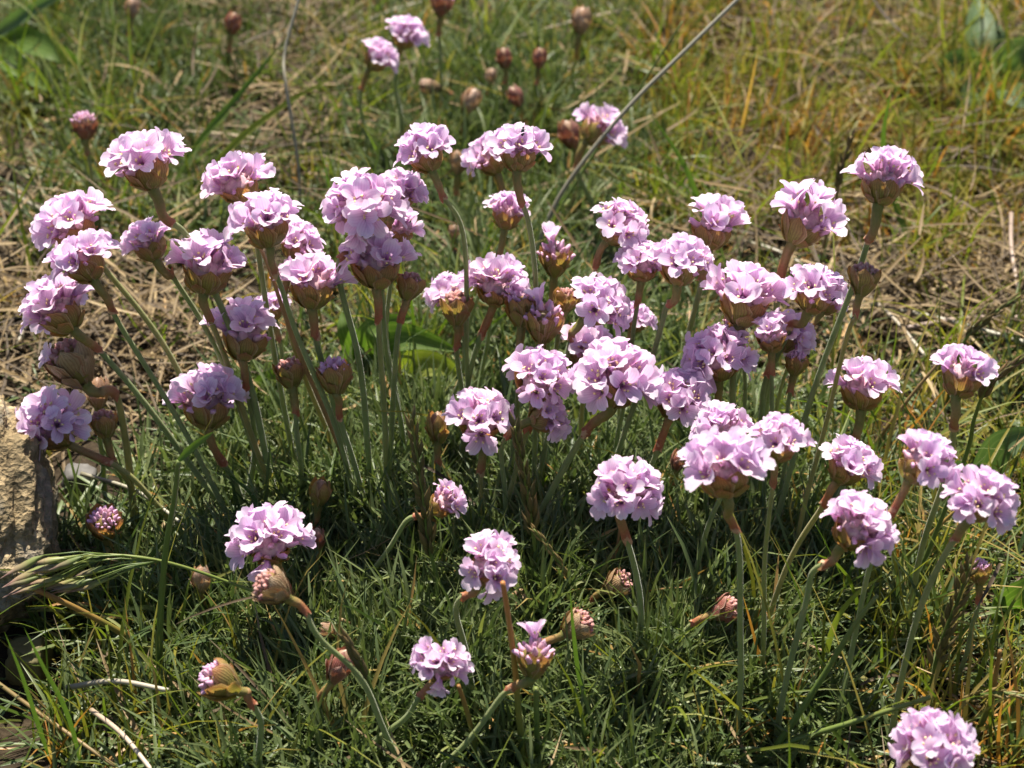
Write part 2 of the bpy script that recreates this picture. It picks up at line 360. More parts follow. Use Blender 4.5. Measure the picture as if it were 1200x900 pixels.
def bl(px, py, cx, cy, sx, sy): return np.exp(-((px - cx) / sx) ** 2 - ((py - cy) / sy) ** 2)
def nz2(x, y, s, ph=0.0):
    return .5 + .25 * (np.sin(s * x + 1.7 * ph + 1.3 * np.sin(.7 * s * y + ph)) + np.sin(s * 1.13 * y - ph + 1.1 * np.sin(.83 * s * x + 2 * ph)))
def zone(x, y):
    P = np.stack([x, y, gz(x, y)], 1); px, py, dz = project(P)
    inside = (dz > .2) & (px > -150) & (px < 1350) & (py > -120) & (py < 1050)
    thrift = (1.3 * bl(px, py, 520, 760, 330, 170) + bl(px, py, 760, 640, 240, 130) + .8 * bl(px, py, 420, 540, 160, 70) + .9 * bl(px, py, 570, 170, 130, 110)
              + .95 * bl(px, py, 180, 60, 110, 70) + .6 * bl(px, py, 640, 420, 160, 80) + .5 * bl(px, py, 180, 240, 90, 60) + .5 * bl(px, py, 860, 800, 160, 120))
    straw = (1.3 * bl(px, py, 140, 420, 130, 60) + .55 * bl(px, py, 90, 330, 120, 60) + 1.1 * bl(px, py, 1090, 375, 170, 36) + .9 * bl(px, py, 330, 50, 55, 90) + .8 * bl(px, py, 310, 160, 90, 50)
             + .8 * bl(px, py, 880, 290, 90, 40) + .5 * bl(px, py, 240, 30, 60, 40) + .35 * bl(px, py, 950, 60, 150, 50) + .35 * bl(px, py, 380, 850, 120, 40) + .4 * bl(px, py, 1180, 300, 60, 60))
    moss = 1.3 * bl(px, py, 1000, 180, 260, 120) + .5 * bl(px, py, 780, 60, 120, 70) + .5 * bl(px, py, 1100, 560, 120, 100)
    grass = (.55 * bl(px, py, 1080, 790, 210, 170) + .36 * bl(px, py, 1000, 150, 300, 160) + .5 * bl(px, py, 130, 820, 150, 90) + .5 * bl(px, py, 1160, 80, 70, 70)
             + .35 * bl(px, py, 100, 180, 130, 120) + .4 * bl(px, py, 1120, 560, 130, 120) + .4 * bl(px, py, 460, 420, 120, 50) + .3 * bl(px, py, 780, 80, 120, 90) + .3 * bl(px, py, 430, 130, 110, 110))
    bare = 1 - .93 * np.clip(1.5 * bl(px, py, 5, 800, 62, 85), 0, 1)
    straw = straw * (1 - .9 * np.clip(1.4 * bl(px, py, 60, 800, 150, 110), 0, 1))
    thrift, straw, moss, grass = thrift * bare, straw * bare, moss * bare, grass * bare
    o = ~inside
    a, b = nz2(x, y, 14, 1), nz2(x, y, 11, 4)
    thrift = np.where(o, np.clip(a - .55, 0, 1) * 2, thrift); straw = np.where(o, np.clip(b - .4, 0, 1), straw)
    moss = np.where(o, .4, moss); grass = np.where(o, .45, grass)
    return thrift, straw, moss, grass, inside
def scatter(count, wfun, xr=(-.42, .42), yr=(-.14, .62)):
    """rejection sampling on the ground"""
    out_x, out_y = [], []; got = 0
    while got < count:
        x = rng.uniform(*xr, 40000); y = rng.uniform(*yr, 40000)
        k = rng.random(40000) < wfun(x, y)
        out_x.append(x[k]); out_y.append(y[k]); got += k.sum()
    x = np.concatenate(out_x)[:count]; y = np.concatenate(out_y)[:count]
    return x, y
ROCK_C = None
def base_pts(x, y, sink=.002): return np.stack([x, y, gz(x, y) - sink], 1)

# thrift cushions: rosettes of narrow leaves
def thrift_foliage(count, xr, yr, per, mul=1.0, name='thrift_foliage', lab=''):
    x, y = scatter(count, lambda a, b: np.clip(zone(a, b)[0], 0, 1), xr, yr)
    X = np.repeat(x, per) + rng.normal(0, .0022, count * per); Y = np.repeat(y, per) + rng.normal(0, .0022, count * per)
    n = len(X); az = rng.uniform(0, 2 * np.pi, n)
    lean_az = np.repeat(rng.uniform(0, 2 * np.pi, count), per)
    a0 = np.abs(rng.normal(.72, .42, n)); bend = rng.normal(.55, .65, n)
    size = np.repeat(rng.uniform(.7, 1.15, count), per)
    L = np.clip(rng.normal(.0245, .007, n), .010, .042) * size * mul
    t = np.clip(np.repeat(rng.uniform(.15, .65, count), per) + rng.normal(0, .16, n), 0, .9)
    dead = rng.random(n) < np.where(Y > .12, .13, .05); t = np.where(dead, rng.uniform(.93, 1, n), t)
    a0 = np.where(dead, a0 + .5, a0)
    az = az + 0.0 * lean_az
    return blades(name, base_pts(X, Y), az, a0, bend, L, rng.uniform(.0008, .00135, n) * mul ** .5, 'thrift_leaf', t, 4, .16, .45, lab, 'foliage', 2.6)
thrift_foliage(2900, (-.30, .30), (-.12, .60), 26, 1.0, 'thrift_foliage', 'dense cushions of narrow grey green leaves under the pink flowers')

def turf(count, xr, yr, name, lab, wf, Lm, Ls, wm, mat, tint_m, segs=4, a0m=.35, bendm=.6, twist=.5, fold=0.0, tuft=9):
    k = tuft; m_ = count // k + 1
    x, y = scatter(m_, lambda a, b: wf(a, b) * (.05 + 1.25 * np.clip(nz2(a, b, 120, 3) * 2.4 - .8, 0, 1)), xr, yr)
    tj = np.repeat(rng.normal(0, .17, m_), k)[:count]
    x = np.repeat(x, k)[:count] + rng.normal(0, .0035, count); y = np.repeat(y, k)[:count] + rng.normal(0, .0035, count); n = count
    tj = tj + .16 * np.clip((x - .04) / .10, 0, 1)
    t = np.clip(tint_m + tj + .25 * (nz2(x, y, 40, 2) - .5) + rng.normal(0, .13, n), 0, 1)
    L = np.clip(rng.normal(Lm, Ls, n), Lm * .3, Lm * 3)
    return blades(name, base_pts(x, y), rng.uniform(0, 2 * np.pi, n), np.abs(rng.normal(a0m, .35, n)), rng.normal(bendm, .6, n), L, rng.uniform(.6, 1.3, n) * wm, mat, t, segs, fold, twist, lab, 'grass')
CORE = ((-.42, .42), (-.14, .62))
turf(22000, *CORE, 'turf_grass', 'short green and yellowing grass growing between the thrift cushions', lambda a, b: np.clip(zone(a, b)[3] * (1 - .6 * np.clip(zone(a, b)[0], 0, 1)) + .03, 0, 1), .026, .010, .0011, 'turf_grass', .55)
turf(3300, *CORE, 'long_grass', 'long thin green grass blades among the flowers', lambda a, b: np.clip(zone(a, b)[3] * (1 - zone(a, b)[1]) + .012, 0, 1), .060, .018, .0013, 'turf_grass', .40, 6, .6, .7, .6, .15, 3)
turf(36000, *CORE, 'moss', 'low golden green moss carpeting the open ground', lambda a, b: np.clip(zone(a, b)[2] + .06, 0, 1), .009, .003, .0010, 'moss_green', .64, 3, .5, .5, .5, 0.0, 24)
def litter(count, xr, yr, name, lab, wf, Lm, wm):
    x, y = scatter(count, wf, xr, yr); n = count
    B = base_pts(x, y, -.0005); B[:, 2] += rng.exponential(.006, n)
    t = np.clip(rng.beta(1.8, 2.5, n) * .9 + rng.normal(0, .05, n), 0, 1)
    return blades(name, B, rng.uniform(0, 2 * np.pi, n), rng.normal(1.45, .16, n), rng.normal(.1, .45, n), np.clip(rng.gamma(4, Lm / 4, n), .006, .09), rng.uniform(.5, 1.3, n) * wm, 'dry_straw', t, 5, .25, .5, lab, 'straw', 1.8)
litter(10500, *CORE, 'straw_litter', 'tangle of dry tan straw and dead grass lying on the soil', lambda a, b: np.clip(zone(a, b)[1] + .07, 0, 1) * (1 - .9 * np.clip(1.6 * zone(a, b)[0] + 3 * (a < -.08), 0, 1) * (b < .10)), .030, .0012)
# the same turf going on outside the picture
WIDE = ((-1.8, 1.8), (-.9, 2.6))
def ringw(a, b): return np.where((np.abs(a) < .42) & (b > -.14) & (b < .62), 0, .9 * np.exp(-(np.hypot(a, b - .25) / 1.3) ** 2))
turf(42000, *WIDE, 'outer_turf_grass', 'rough green and yellow grass going on beyond the flowers', ringw, .034, .012, .0022, 'turf_grass', .45, 3)
litter(9000, *WIDE, 'outer_straw_litter', 'dry straw scattered through the rough grass beyond the flowers', ringw, .04, .0018)

# ------------------------------------------------------------------ flower pieces (shared meshes)
def petal_mesh(flare, cup, seed, L=7.3, Wd=1.88, notch=.06):
    r = random.Random(seed); rows, cols = 9, 5; V = []; al = []; ac = []
    x, z = .55, -1.0; pts = []
    for i in range(rows):
        u = i / (rows - 1)
        a = R(8) + (flare - R(8)) * min(1, max(0, (u - .12) / .75)) ** .9
        pts.append((x, z, a)); x += math.sin(a) * L / (rows - 1); z += math.cos(a) * L / (rows - 1)
    ph = r.uniform(0, 6); skew = r.uniform(-.25, .25)
    for i in range(rows):
        u = i / (rows - 1); px, pz, a = pts[i]
        wd = Wd * (.20 + .80 * math.sin(min(1, u / .76) * math.pi / 2) ** 1.7)
        if u > .76: wd *= math.sqrt(max(0, 1 - ((u - .76) / .265) ** 2))
        for j in range(cols):
            v = -1 + 2 * j / (cols - 1)
            c = cup * wd * (v * v) * .35 + .09 * math.sin(3.1 * v + ph) * u + .09 * math.sin(6 * u + ph * 2) * u
            dl = -notch * L * (1 - abs(v)) ** 2 * max(0, (u - .85) / .15) - .10 * abs(v) ** 2 * u
            V.append(((px - math.cos(a) * c + math.sin(a) * dl) * MM, (v * wd + skew * u * u) * MM, (pz + math.sin(a) * c + math.cos(a) * dl) * MM))
            al.append(u); ac.append(v)
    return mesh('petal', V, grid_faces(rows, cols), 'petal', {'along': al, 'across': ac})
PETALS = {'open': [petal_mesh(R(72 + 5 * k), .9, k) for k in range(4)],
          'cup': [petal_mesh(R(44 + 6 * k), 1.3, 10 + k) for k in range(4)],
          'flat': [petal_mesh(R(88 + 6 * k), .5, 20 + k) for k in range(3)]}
def lathe(profile, sides, along=None):
    V = []; A = []
    for i, (r_, z_) in enumerate(profile):
        for k in range(sides):
            t = 2 * math.pi * k / sides; V.append((r_ * math.cos(t) * MM, r_ * math.sin(t) * MM, z_ * MM)); A.append(i / (len(profile) - 1))
    return V, grid_faces(len(profile), sides, True), A
V, F, A = lathe([(.35, -5.2), (.55, -4), (.75, -2), (.95, -.6), (1.25, .2), (.8, -.5), (.3, -1.2), (.02, -1.3)], 7)
CALYX = mesh('floret', V, F, 'calyx', {'along': A})
def stamen_mesh(seed):
    r = random.Random(seed); V = []; F = []; fm = []
    for k in range(5):
        t = 2 * math.pi * k / 5 + r.uniform(-.3, .3) + .6; rad = r.uniform(.9, 1.6); h = r.uniform(1.6, 2.8)
        p0 = Vector((.25 * math.cos(t), .25 * math.sin(t), -1)); p1 = Vector((rad * math.cos(t), rad * math.sin(t), h))
        v, f, _ = tube([p0 * MM, (p0 * .4 + p1 * .6) * MM, p1 * MM], [.00009] * 3, 3, False, len(V)); V += v; F += f; fm += [0] * len(f)
        b = len(V); ax = Vector((r.uniform(-1, 1), r.uniform(-1, 1), .5)).normalized(); e1 = ax.orthogonal().normalized(); e2 = ax.cross(e1)
        for q in (ax * .62, e1 * .38, e2 * .38, -e1 * .38, -e2 * .38, -ax * .62): V.append((p1 + q) * MM)
        for a_, b_ in ((1, 2), (2, 3), (3, 4), (4, 1)):
            F.append((b, b + a_, b + b_)); F.append((b + 5, b + b_, b + a_)); fm += [1, 1]
    return mesh('stamens', V, F, ['stamen_filament', 'anther'], None, True, fm)
STAMENS = [stamen_mesh(s) for s in range(4)]
def budlet_mesh(mat, seed, L=4.2, rad=1.0):
    r = random.Random(seed)
    prof = [(.35, -3.0), (.7 * rad, -1.2), (rad, .3), (.85 * rad, 1.4), (.5 * rad, L * .55), (.05, L * .62)]
    V, F, A = lathe(prof, 6)
    V = [(v[0] * (1 + .25 * math.sin(2.3 * v[2] / MM + seed)) + .00022 * math.sin(9000 * v[1] + seed), v[1] * (1 + .2 * math.cos(1.9 * v[2] / MM + 2 * seed)) + .0002 * math.sin(1500 * v[2] + seed), v[2] * (1 + .15 * math.sin(4000 * v[0] + seed))) for v in V]
    return mesh('floret_bud', V, F, mat, {'along': A})
BUDLETS = {'purple': [budlet_mesh('floret_bud', s) for s in range(3)], 'pale': [budlet_mesh('pale_bud_tip', s, 3.2, 1.05) for s in range(3)]}

def inv_profile(kind):
    """list of (radius, height) in mm, base to rim"""
    if kind == 'cup': return lambda t: (.9 + 4.35 * math.sin(t * math.pi / 2) ** .85, -5.7 + 5.3 * (1 - math.cos(t * math.pi / 2)) ** .8 + .6 * t)
    if kind == 'bud': return lambda t: (1.0 + 4.1 * math.sin(min(1, t * .78) * math.pi * .80) ** .9, -6.0 + 9.6 * t)
    if kind == 'narrow': return lambda t: (.8 + 2.35 * math.sin(t * math.pi * .86) ** .95, -4.5 + 9.5 * t)
def bract_mesh(kind, T, half, off, seed, mat, point=.5, lift=0.0):
    f = inv_profile(kind); r = random.Random(seed); rows, cols = 7, 5; V = []; al = []; ac = []
    for i in range(rows):
        u = i / (rows - 1); t = u * T; rad, z = f(t)
        wd = half * (.75 + .35 * math.sin(u * 2.6)) * (1 if u < .6 else max(.06, 1 - ((u - .6) / .4) ** (1.6 + point)))
        for j in range(cols):
            v = -1 + 2 * j / (cols - 1); th = v * wd
            o = off + .28 * v + lift * u ** 4 + .10 * math.sin(7 * u + seed + 2 * v)
            V.append(((rad + o) * math.cos(th) * MM, (rad + o) * math.sin(th) * MM, (z - .25 * v * v) * MM)); al.append(u); ac.append(v)
    return mesh('bract', V, grid_faces(rows, cols), mat, {'along': al, 'across': ac})
BR = {}
for mt in ('bract', 'red_bract', 'pale_bract', 'dry_bract'):
    BR['cup', mt] = ([bract_mesh('cup', 1.02 + .05 * s, .62, .05 + .07 * s, s, mt, .5, .5) for s in range(3)], [bract_mesh('cup', .52 + .12 * s, .50, .55, 5 + s, mt, .3, .3) for s in range(2)])
    BR['bud', mt] = ([bract_mesh('bud', .86 + .05 * s, .66, .05 + .06 * s, s, mt, .6) for s in range(3)], [bract_mesh('bud', .42 + .12 * s, .56, .45, 5 + s, mt, .3) for s in range(2)])
    BR['narrow', mt] = ([bract_mesh('narrow', .93 + .04 * s, .70, .04 + .08 * s, s, mt, .4) for s in range(3)], [bract_mesh('narrow', .5 + .12 * s, .62, .36, 5 + s, mt, .4) for s in range(2)])
LONGB = bract_mesh('cup', 1.25, .30, .6, 3, 'bract', 1.2, 1.6)
V, F, A = lathe([(.9, -5.5), (2.3, -4.8), (3.8, -3.2), (4.5, -1.4), (4.5, .2), (3.6, 2.0), (2.0, 3.3), (.02, 3.6)], 12)
V = [(a * .94, b * .94, c) for a, b, c in V]
CORE_CUP = mesh('receptacle', V, F, ['bract', 'calyx'], {'along': [a * .8 for a in A], 'across': [0] * len(A)}, True, [0 if i < 12 * 3 else 1 for i in range(len(F))])
V, F, A = lathe([(.9, -5.9), (3.2, -4.6), (4.3, -2.5), (4.7, -.2), (4.1, 1.7), (2.5, 2.8), (.02, 3.1)], 12)
V = [(a * .88, b * .88, c) for a, b, c in V]
CORE_BUD = mesh('receptacle', V, F, 'bract', {'along': [a * .8 for a in A], 'across': [0] * len(A)})
V, F, A = lathe([(.7, -4.4), (2.0, -2.6), (2.75, -.2), (2.6, 1.6), (1.6, 3.6), (.02, 4.7)], 10)
CORE_NAR = mesh('receptacle', V, F, 'pale_bract', {'along': A, 'across': [0] * len(A)})

NATURAL = {'O': 19.0, 'G': 19.5, 'H': 17.0, 'L': 15.5, 'S': 11.0, 'B': 10.6, 'T': 10.8, 'R': 6.6, 'P': 6.6, 'D': 11.0}
GROUP = 'pink thrift flowers on leafless stems'
SIZES = []
def flower(x, y, wpx, kind, tilt, face, fx, fy, label, dy=0.0, mids=None, mat=None, sheath=None, rotn=None):
    rd = random.Random(int(x * 131 + y * 17))
    foot = on_z(fx, fy, .012); Y = foot.y + dy
    C0 = on_y(x, y, Y)                                # visual centre of the head
    D = depth_of(C0)
    s = 1.03 * wpx * D / FPX / (NATURAL[kind] * MM)
    SIZES.append((x, y, kind, round(s, 2), round(C0.z * 100, 1), round(C0.y, 3)))
    t, f = R(tilt), R(face)
    axis = (RIGHT * math.sin(t) + UP * math.cos(t)) * math.cos(f) - FWD * math.sin(f)
    axis.normalize()
    rot = axis_frame(axis, rd.uniform(0, 6.28))
    up_off = {'O': 2.3, 'G': 2.2, 'H': 1.6, 'L': 1.2, 'S': -.5, 'T': -.8, 'B': -1.0, 'R': 0.0, 'P': 0.0, 'D': -1}[kind]
    c = C0 - axis * up_off * MM * s
    base_h = {'R': 4.5, 'P': 4.5, 'B': 6.0, 'T': 6.0, 'S': 6.0, 'D': 6.0}.get(kind, 5.6)
    B = c - axis * base_h * MM * s
    g = ground(foot.x, foot.y)
    # slide the foot along the line of sight so that the stem starts in the soil
    root = bpy.data.objects.new('thrift_flower' if kind not in 'BRPTD' else 'thrift_bud', None); COL.objects.link(root)
    root.location = g; root.empty_display_size = .005
    tag(root, label, 'flower' if kind not in 'BRPTD' else 'flower bud', GROUP if kind not in 'BRPTD' else 'unopened and fading thrift buds')
    O = Vector(g)
    # stem
    Ls = (B - foot).length
    rs = (.00082 if kind not in 'RP' else .00072) * (s ** .5) * rd.uniform(.9, 1.12)
    if mids:
        P = [foot] + [on_y(mx, my, foot.y + (Y - foot.y) * (k + 1) / (len(mids) + 1)) for k, (mx, my) in enumerate(mids)] + [B + axis * .0006]
        P.insert(-1, B + ((P[-2] - B).normalized() - axis).normalized() * Ls * .07)
        P = catmull(P, 7)
    else:
        up = (Vector((0, 0, 1)) * .6 + (B - foot).normalized() * .7 + Vector((rd.uniform(-.25, .25), rd.uniform(-.2, .2), 0))).normalized()
        P = bez(foot, foot + up * Ls * .36, B - axis * Ls * .34, B + axis * .0006, 18)
    P = [g - Vector((0, 0, .004))] + P
    w1, w2, w3 = rd.uniform(0, 6), rd.uniform(0, 6), rd.uniform(.5, 1.0)
    wob = [Vector((math.sin(i * .55 + w1), math.sin(i * .47 + w2), 0)) * .0006 * w3 * min(1, (len(P) - 1 - i) / 6) for i in range(len(P))]
    P = [p + q for p, q in zip(P, wob)]
    v, F_, A_ = tube([p - O for p in P], [rs * (1.12 - .2 * i / len(P)) for i in range(len(P))], 8)
    link('stem', mesh('stem', v, F_, 'flower_stem', {'along': A_}), root)
    # sheath: torn brown tube hanging below the head
    sh = sheath if sheath is not None else rd.uniform(8.5, 13) * MM * s * (.75 if kind in 'RPBTD' else 1)
    if sh > 0:
        Q = [P[-1]]; acc = 0
        for p in reversed(P[:-1]):
            q = Q[-1]; d = (p - q).length
            if acc + d >= sh: Q.append(q.lerp(p, (sh - acc) / d)); break
            Q.append(p); acc += d
        n_ = len(Q)
        if n_ < 6:   # refine
            Q = [Q[int(k)].lerp(Q[min(int(k) + 1, n_ - 1)], k - int(k)) for k in np.linspace(0, n_ - 1.001, 7)]
        n_ = len(Q)
        rr = [rs * (2.0 - .62 * (i / (n_ - 1)) ** .7 + .10 * math.sin(i * 1.9 + x)) for i in range(n_)]
        rr[-1] *= 1.25
        v, F_, A_ = tube([q - O for q in Q], rr, 9, False, 0, .0022 * s)
        link('sheath', mesh('sheath', v, F_, 'sheath', {'along': A_}), root)
    H = xf(c - O, rot, s)
    # involucre
    prof = 'cup' if kind in 'OGHL' else ('narrow' if kind in 'RP' else 'bud')
    bm = mat or {'O': 'bract', 'G': 'bract', 'H': 'bract', 'L': 'bract', 'S': 'bract', 'B': 'bract', 'T': 'bract', 'R': 'red_bract', 'P': 'pale_bract', 'D': 'dry_bract'}[kind]
    link('receptacle', {'cup': CORE_CUP, 'bud': CORE_BUD, 'narrow': CORE_NAR}[prof], root, H)
    inner, outer = BR[prof, bm]
    ni = 7 if prof != 'narrow' else 5; no = 4 if prof != 'narrow' else 3
    for k in range(ni):
        a = 2 * math.pi * k / ni + rd.uniform(-.15, .15)
        link('bract', rd.choice(inner), root, H @ Matrix.Rotation(a, 4, 'Z') @ Matrix.Rotation(rd.uniform(-.04, .05), 4, 'Y') @ Matrix.Scale(rd.uniform(.96, 1.05), 4))
    for k in range(no):
        a = 2 * math.pi * (k + .35) / no + rd.uniform(-.3, .3)
        link('bract', rd.choice(outer), root, H @ Matrix.Rotation(a, 4, 'Z') @ Matrix.Scale(rd.uniform(.98, 1.07), 4))
    if kind in 'OGHL' and rd.random() < .45:
        link('bract', LONGB, root, H @ Matrix.Rotation(rd.uniform(0, 6.28), 4, 'Z'))
    # open florets
    ring = {'O': [(10, 2), (42, 5), (73, 7)], 'G': [(6, 1), (40, 5), (76, 8), (106, 3)], 'H': [(12, 1), (36, 4), (66, 4)], 'L': [(24, 3), (55, 2)], 'S': [(22, 1)]}.get(kind, [])
    spots = []; squash = rd.uniform(.58, .86) if kind in 'OH' else rd.uniform(.82, .98)
    gap = rd.uniform(0, 6.28) if kind in 'OGH' and rd.random() < .45 else None
    for pol, cnt in ring:
        a0 = rd.uniform(0, 6.28)
        for k in range(cnt):
            if kind in 'OG' and pol > 20 and rd.random() < .06: continue
            if gap is not None and pol > 50 and math.cos(a0 + 2 * math.pi * k / cnt - gap) > .72: continue
            spots.append((R(pol + rd.uniform(-9, 9)), a0 + 2 * math.pi * k / cnt + rd.uniform(-.22, .22)))
    for pol, a in spots:
        d = Vector((math.sin(pol) * math.cos(a), math.sin(pol) * math.sin(a), math.cos(pol)))
        pos = d * (5.0 if kind != 'S' else 4.4) * MM + Vector((0, 0, (0 if kind != 'S' else .5) * MM)); flat = squash; pos.x *= 1.08; pos.y *= 1.08; pos.z *= flat
        ax = (d + Vector((rd.gauss(0, .16), rd.gauss(0, .16), rd.gauss(.30 if kind in 'OH' else .10, .14)))).normalized()
        fs = rd.uniform(.90, 1.12)
        fl = link('floret', CALYX, root, H @ xf(pos, axis_frame(ax, rd.uniform(0, 6.28)), fs))
        st = 'cup' if kind == 'S' else rd.choices(['open', 'cup', 'flat'], [.55, .33, .12] if kind not in 'HL' else [.45, .5, .05])[0]
        for k in range(5):
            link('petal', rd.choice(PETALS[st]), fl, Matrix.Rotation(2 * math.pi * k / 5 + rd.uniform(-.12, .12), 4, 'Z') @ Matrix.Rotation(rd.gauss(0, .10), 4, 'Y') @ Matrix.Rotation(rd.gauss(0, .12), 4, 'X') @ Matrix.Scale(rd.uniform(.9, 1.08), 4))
        link('stamens', rd.choice(STAMENS), fl, Matrix.Rotation(rd.uniform(0, 6), 4, 'Z'))
    # closed florets between and below
    if kind in 'OGHLSTBD':
        fam = {'B': 'pale', 'D': 'pale'}.get(kind, 'purple')
        cnts = {'O': [(24, 3), (55, 6), (92, 7)], 'G': [(24, 4), (58, 8), (96, 6)], 'H': [(50, 4), (80, 9)], 'L': [(15, 3), (45, 6), (75, 10)], 'S': [(25, 4), (52, 8), (78, 10)], 'T': [(8, 2), (28, 7), (48, 10), (66, 11)], 'B': [(8, 2), (28, 7), (48, 10), (64, 10)], 'D': [(12, 3), (36, 8), (58, 11), (76, 11)]}[kind]
        r0 = 4.6 if kind in 'OGHL' else 3.4
        if kind in 'S': r0 = 3.9
        for pol, cnt in cnts:
            a0 = rd.uniform(0, 6.28)
            for k in range(cnt):
                pl = R(pol + rd.uniform(-7, 7)); a = a0 + 2 * math.pi * k / cnt + rd.uniform(-.15, .15)
                d = Vector((math.sin(pl) * math.cos(a), math.sin(pl) * math.sin(a), math.cos(pl)))
                pos = d * r0 * MM + Vector((0, 0, -.3 * MM if kind in 'OGHL' else -.6 * MM))
                ax = (d + Vector((rd.gauss(0, .2), rd.gauss(0, .2), .45 if kind not in 'OG' else .1))).normalized()
                link('floret_bud', rd.choice(BUDLETS[fam]), root, H @ xf(pos, axis_frame(ax, rd.uniform(0, 6)), rd.uniform(.75, 1.1) if kind in 'OGHLS' else rd.uniform(.6, .98)))
    return root, H, O

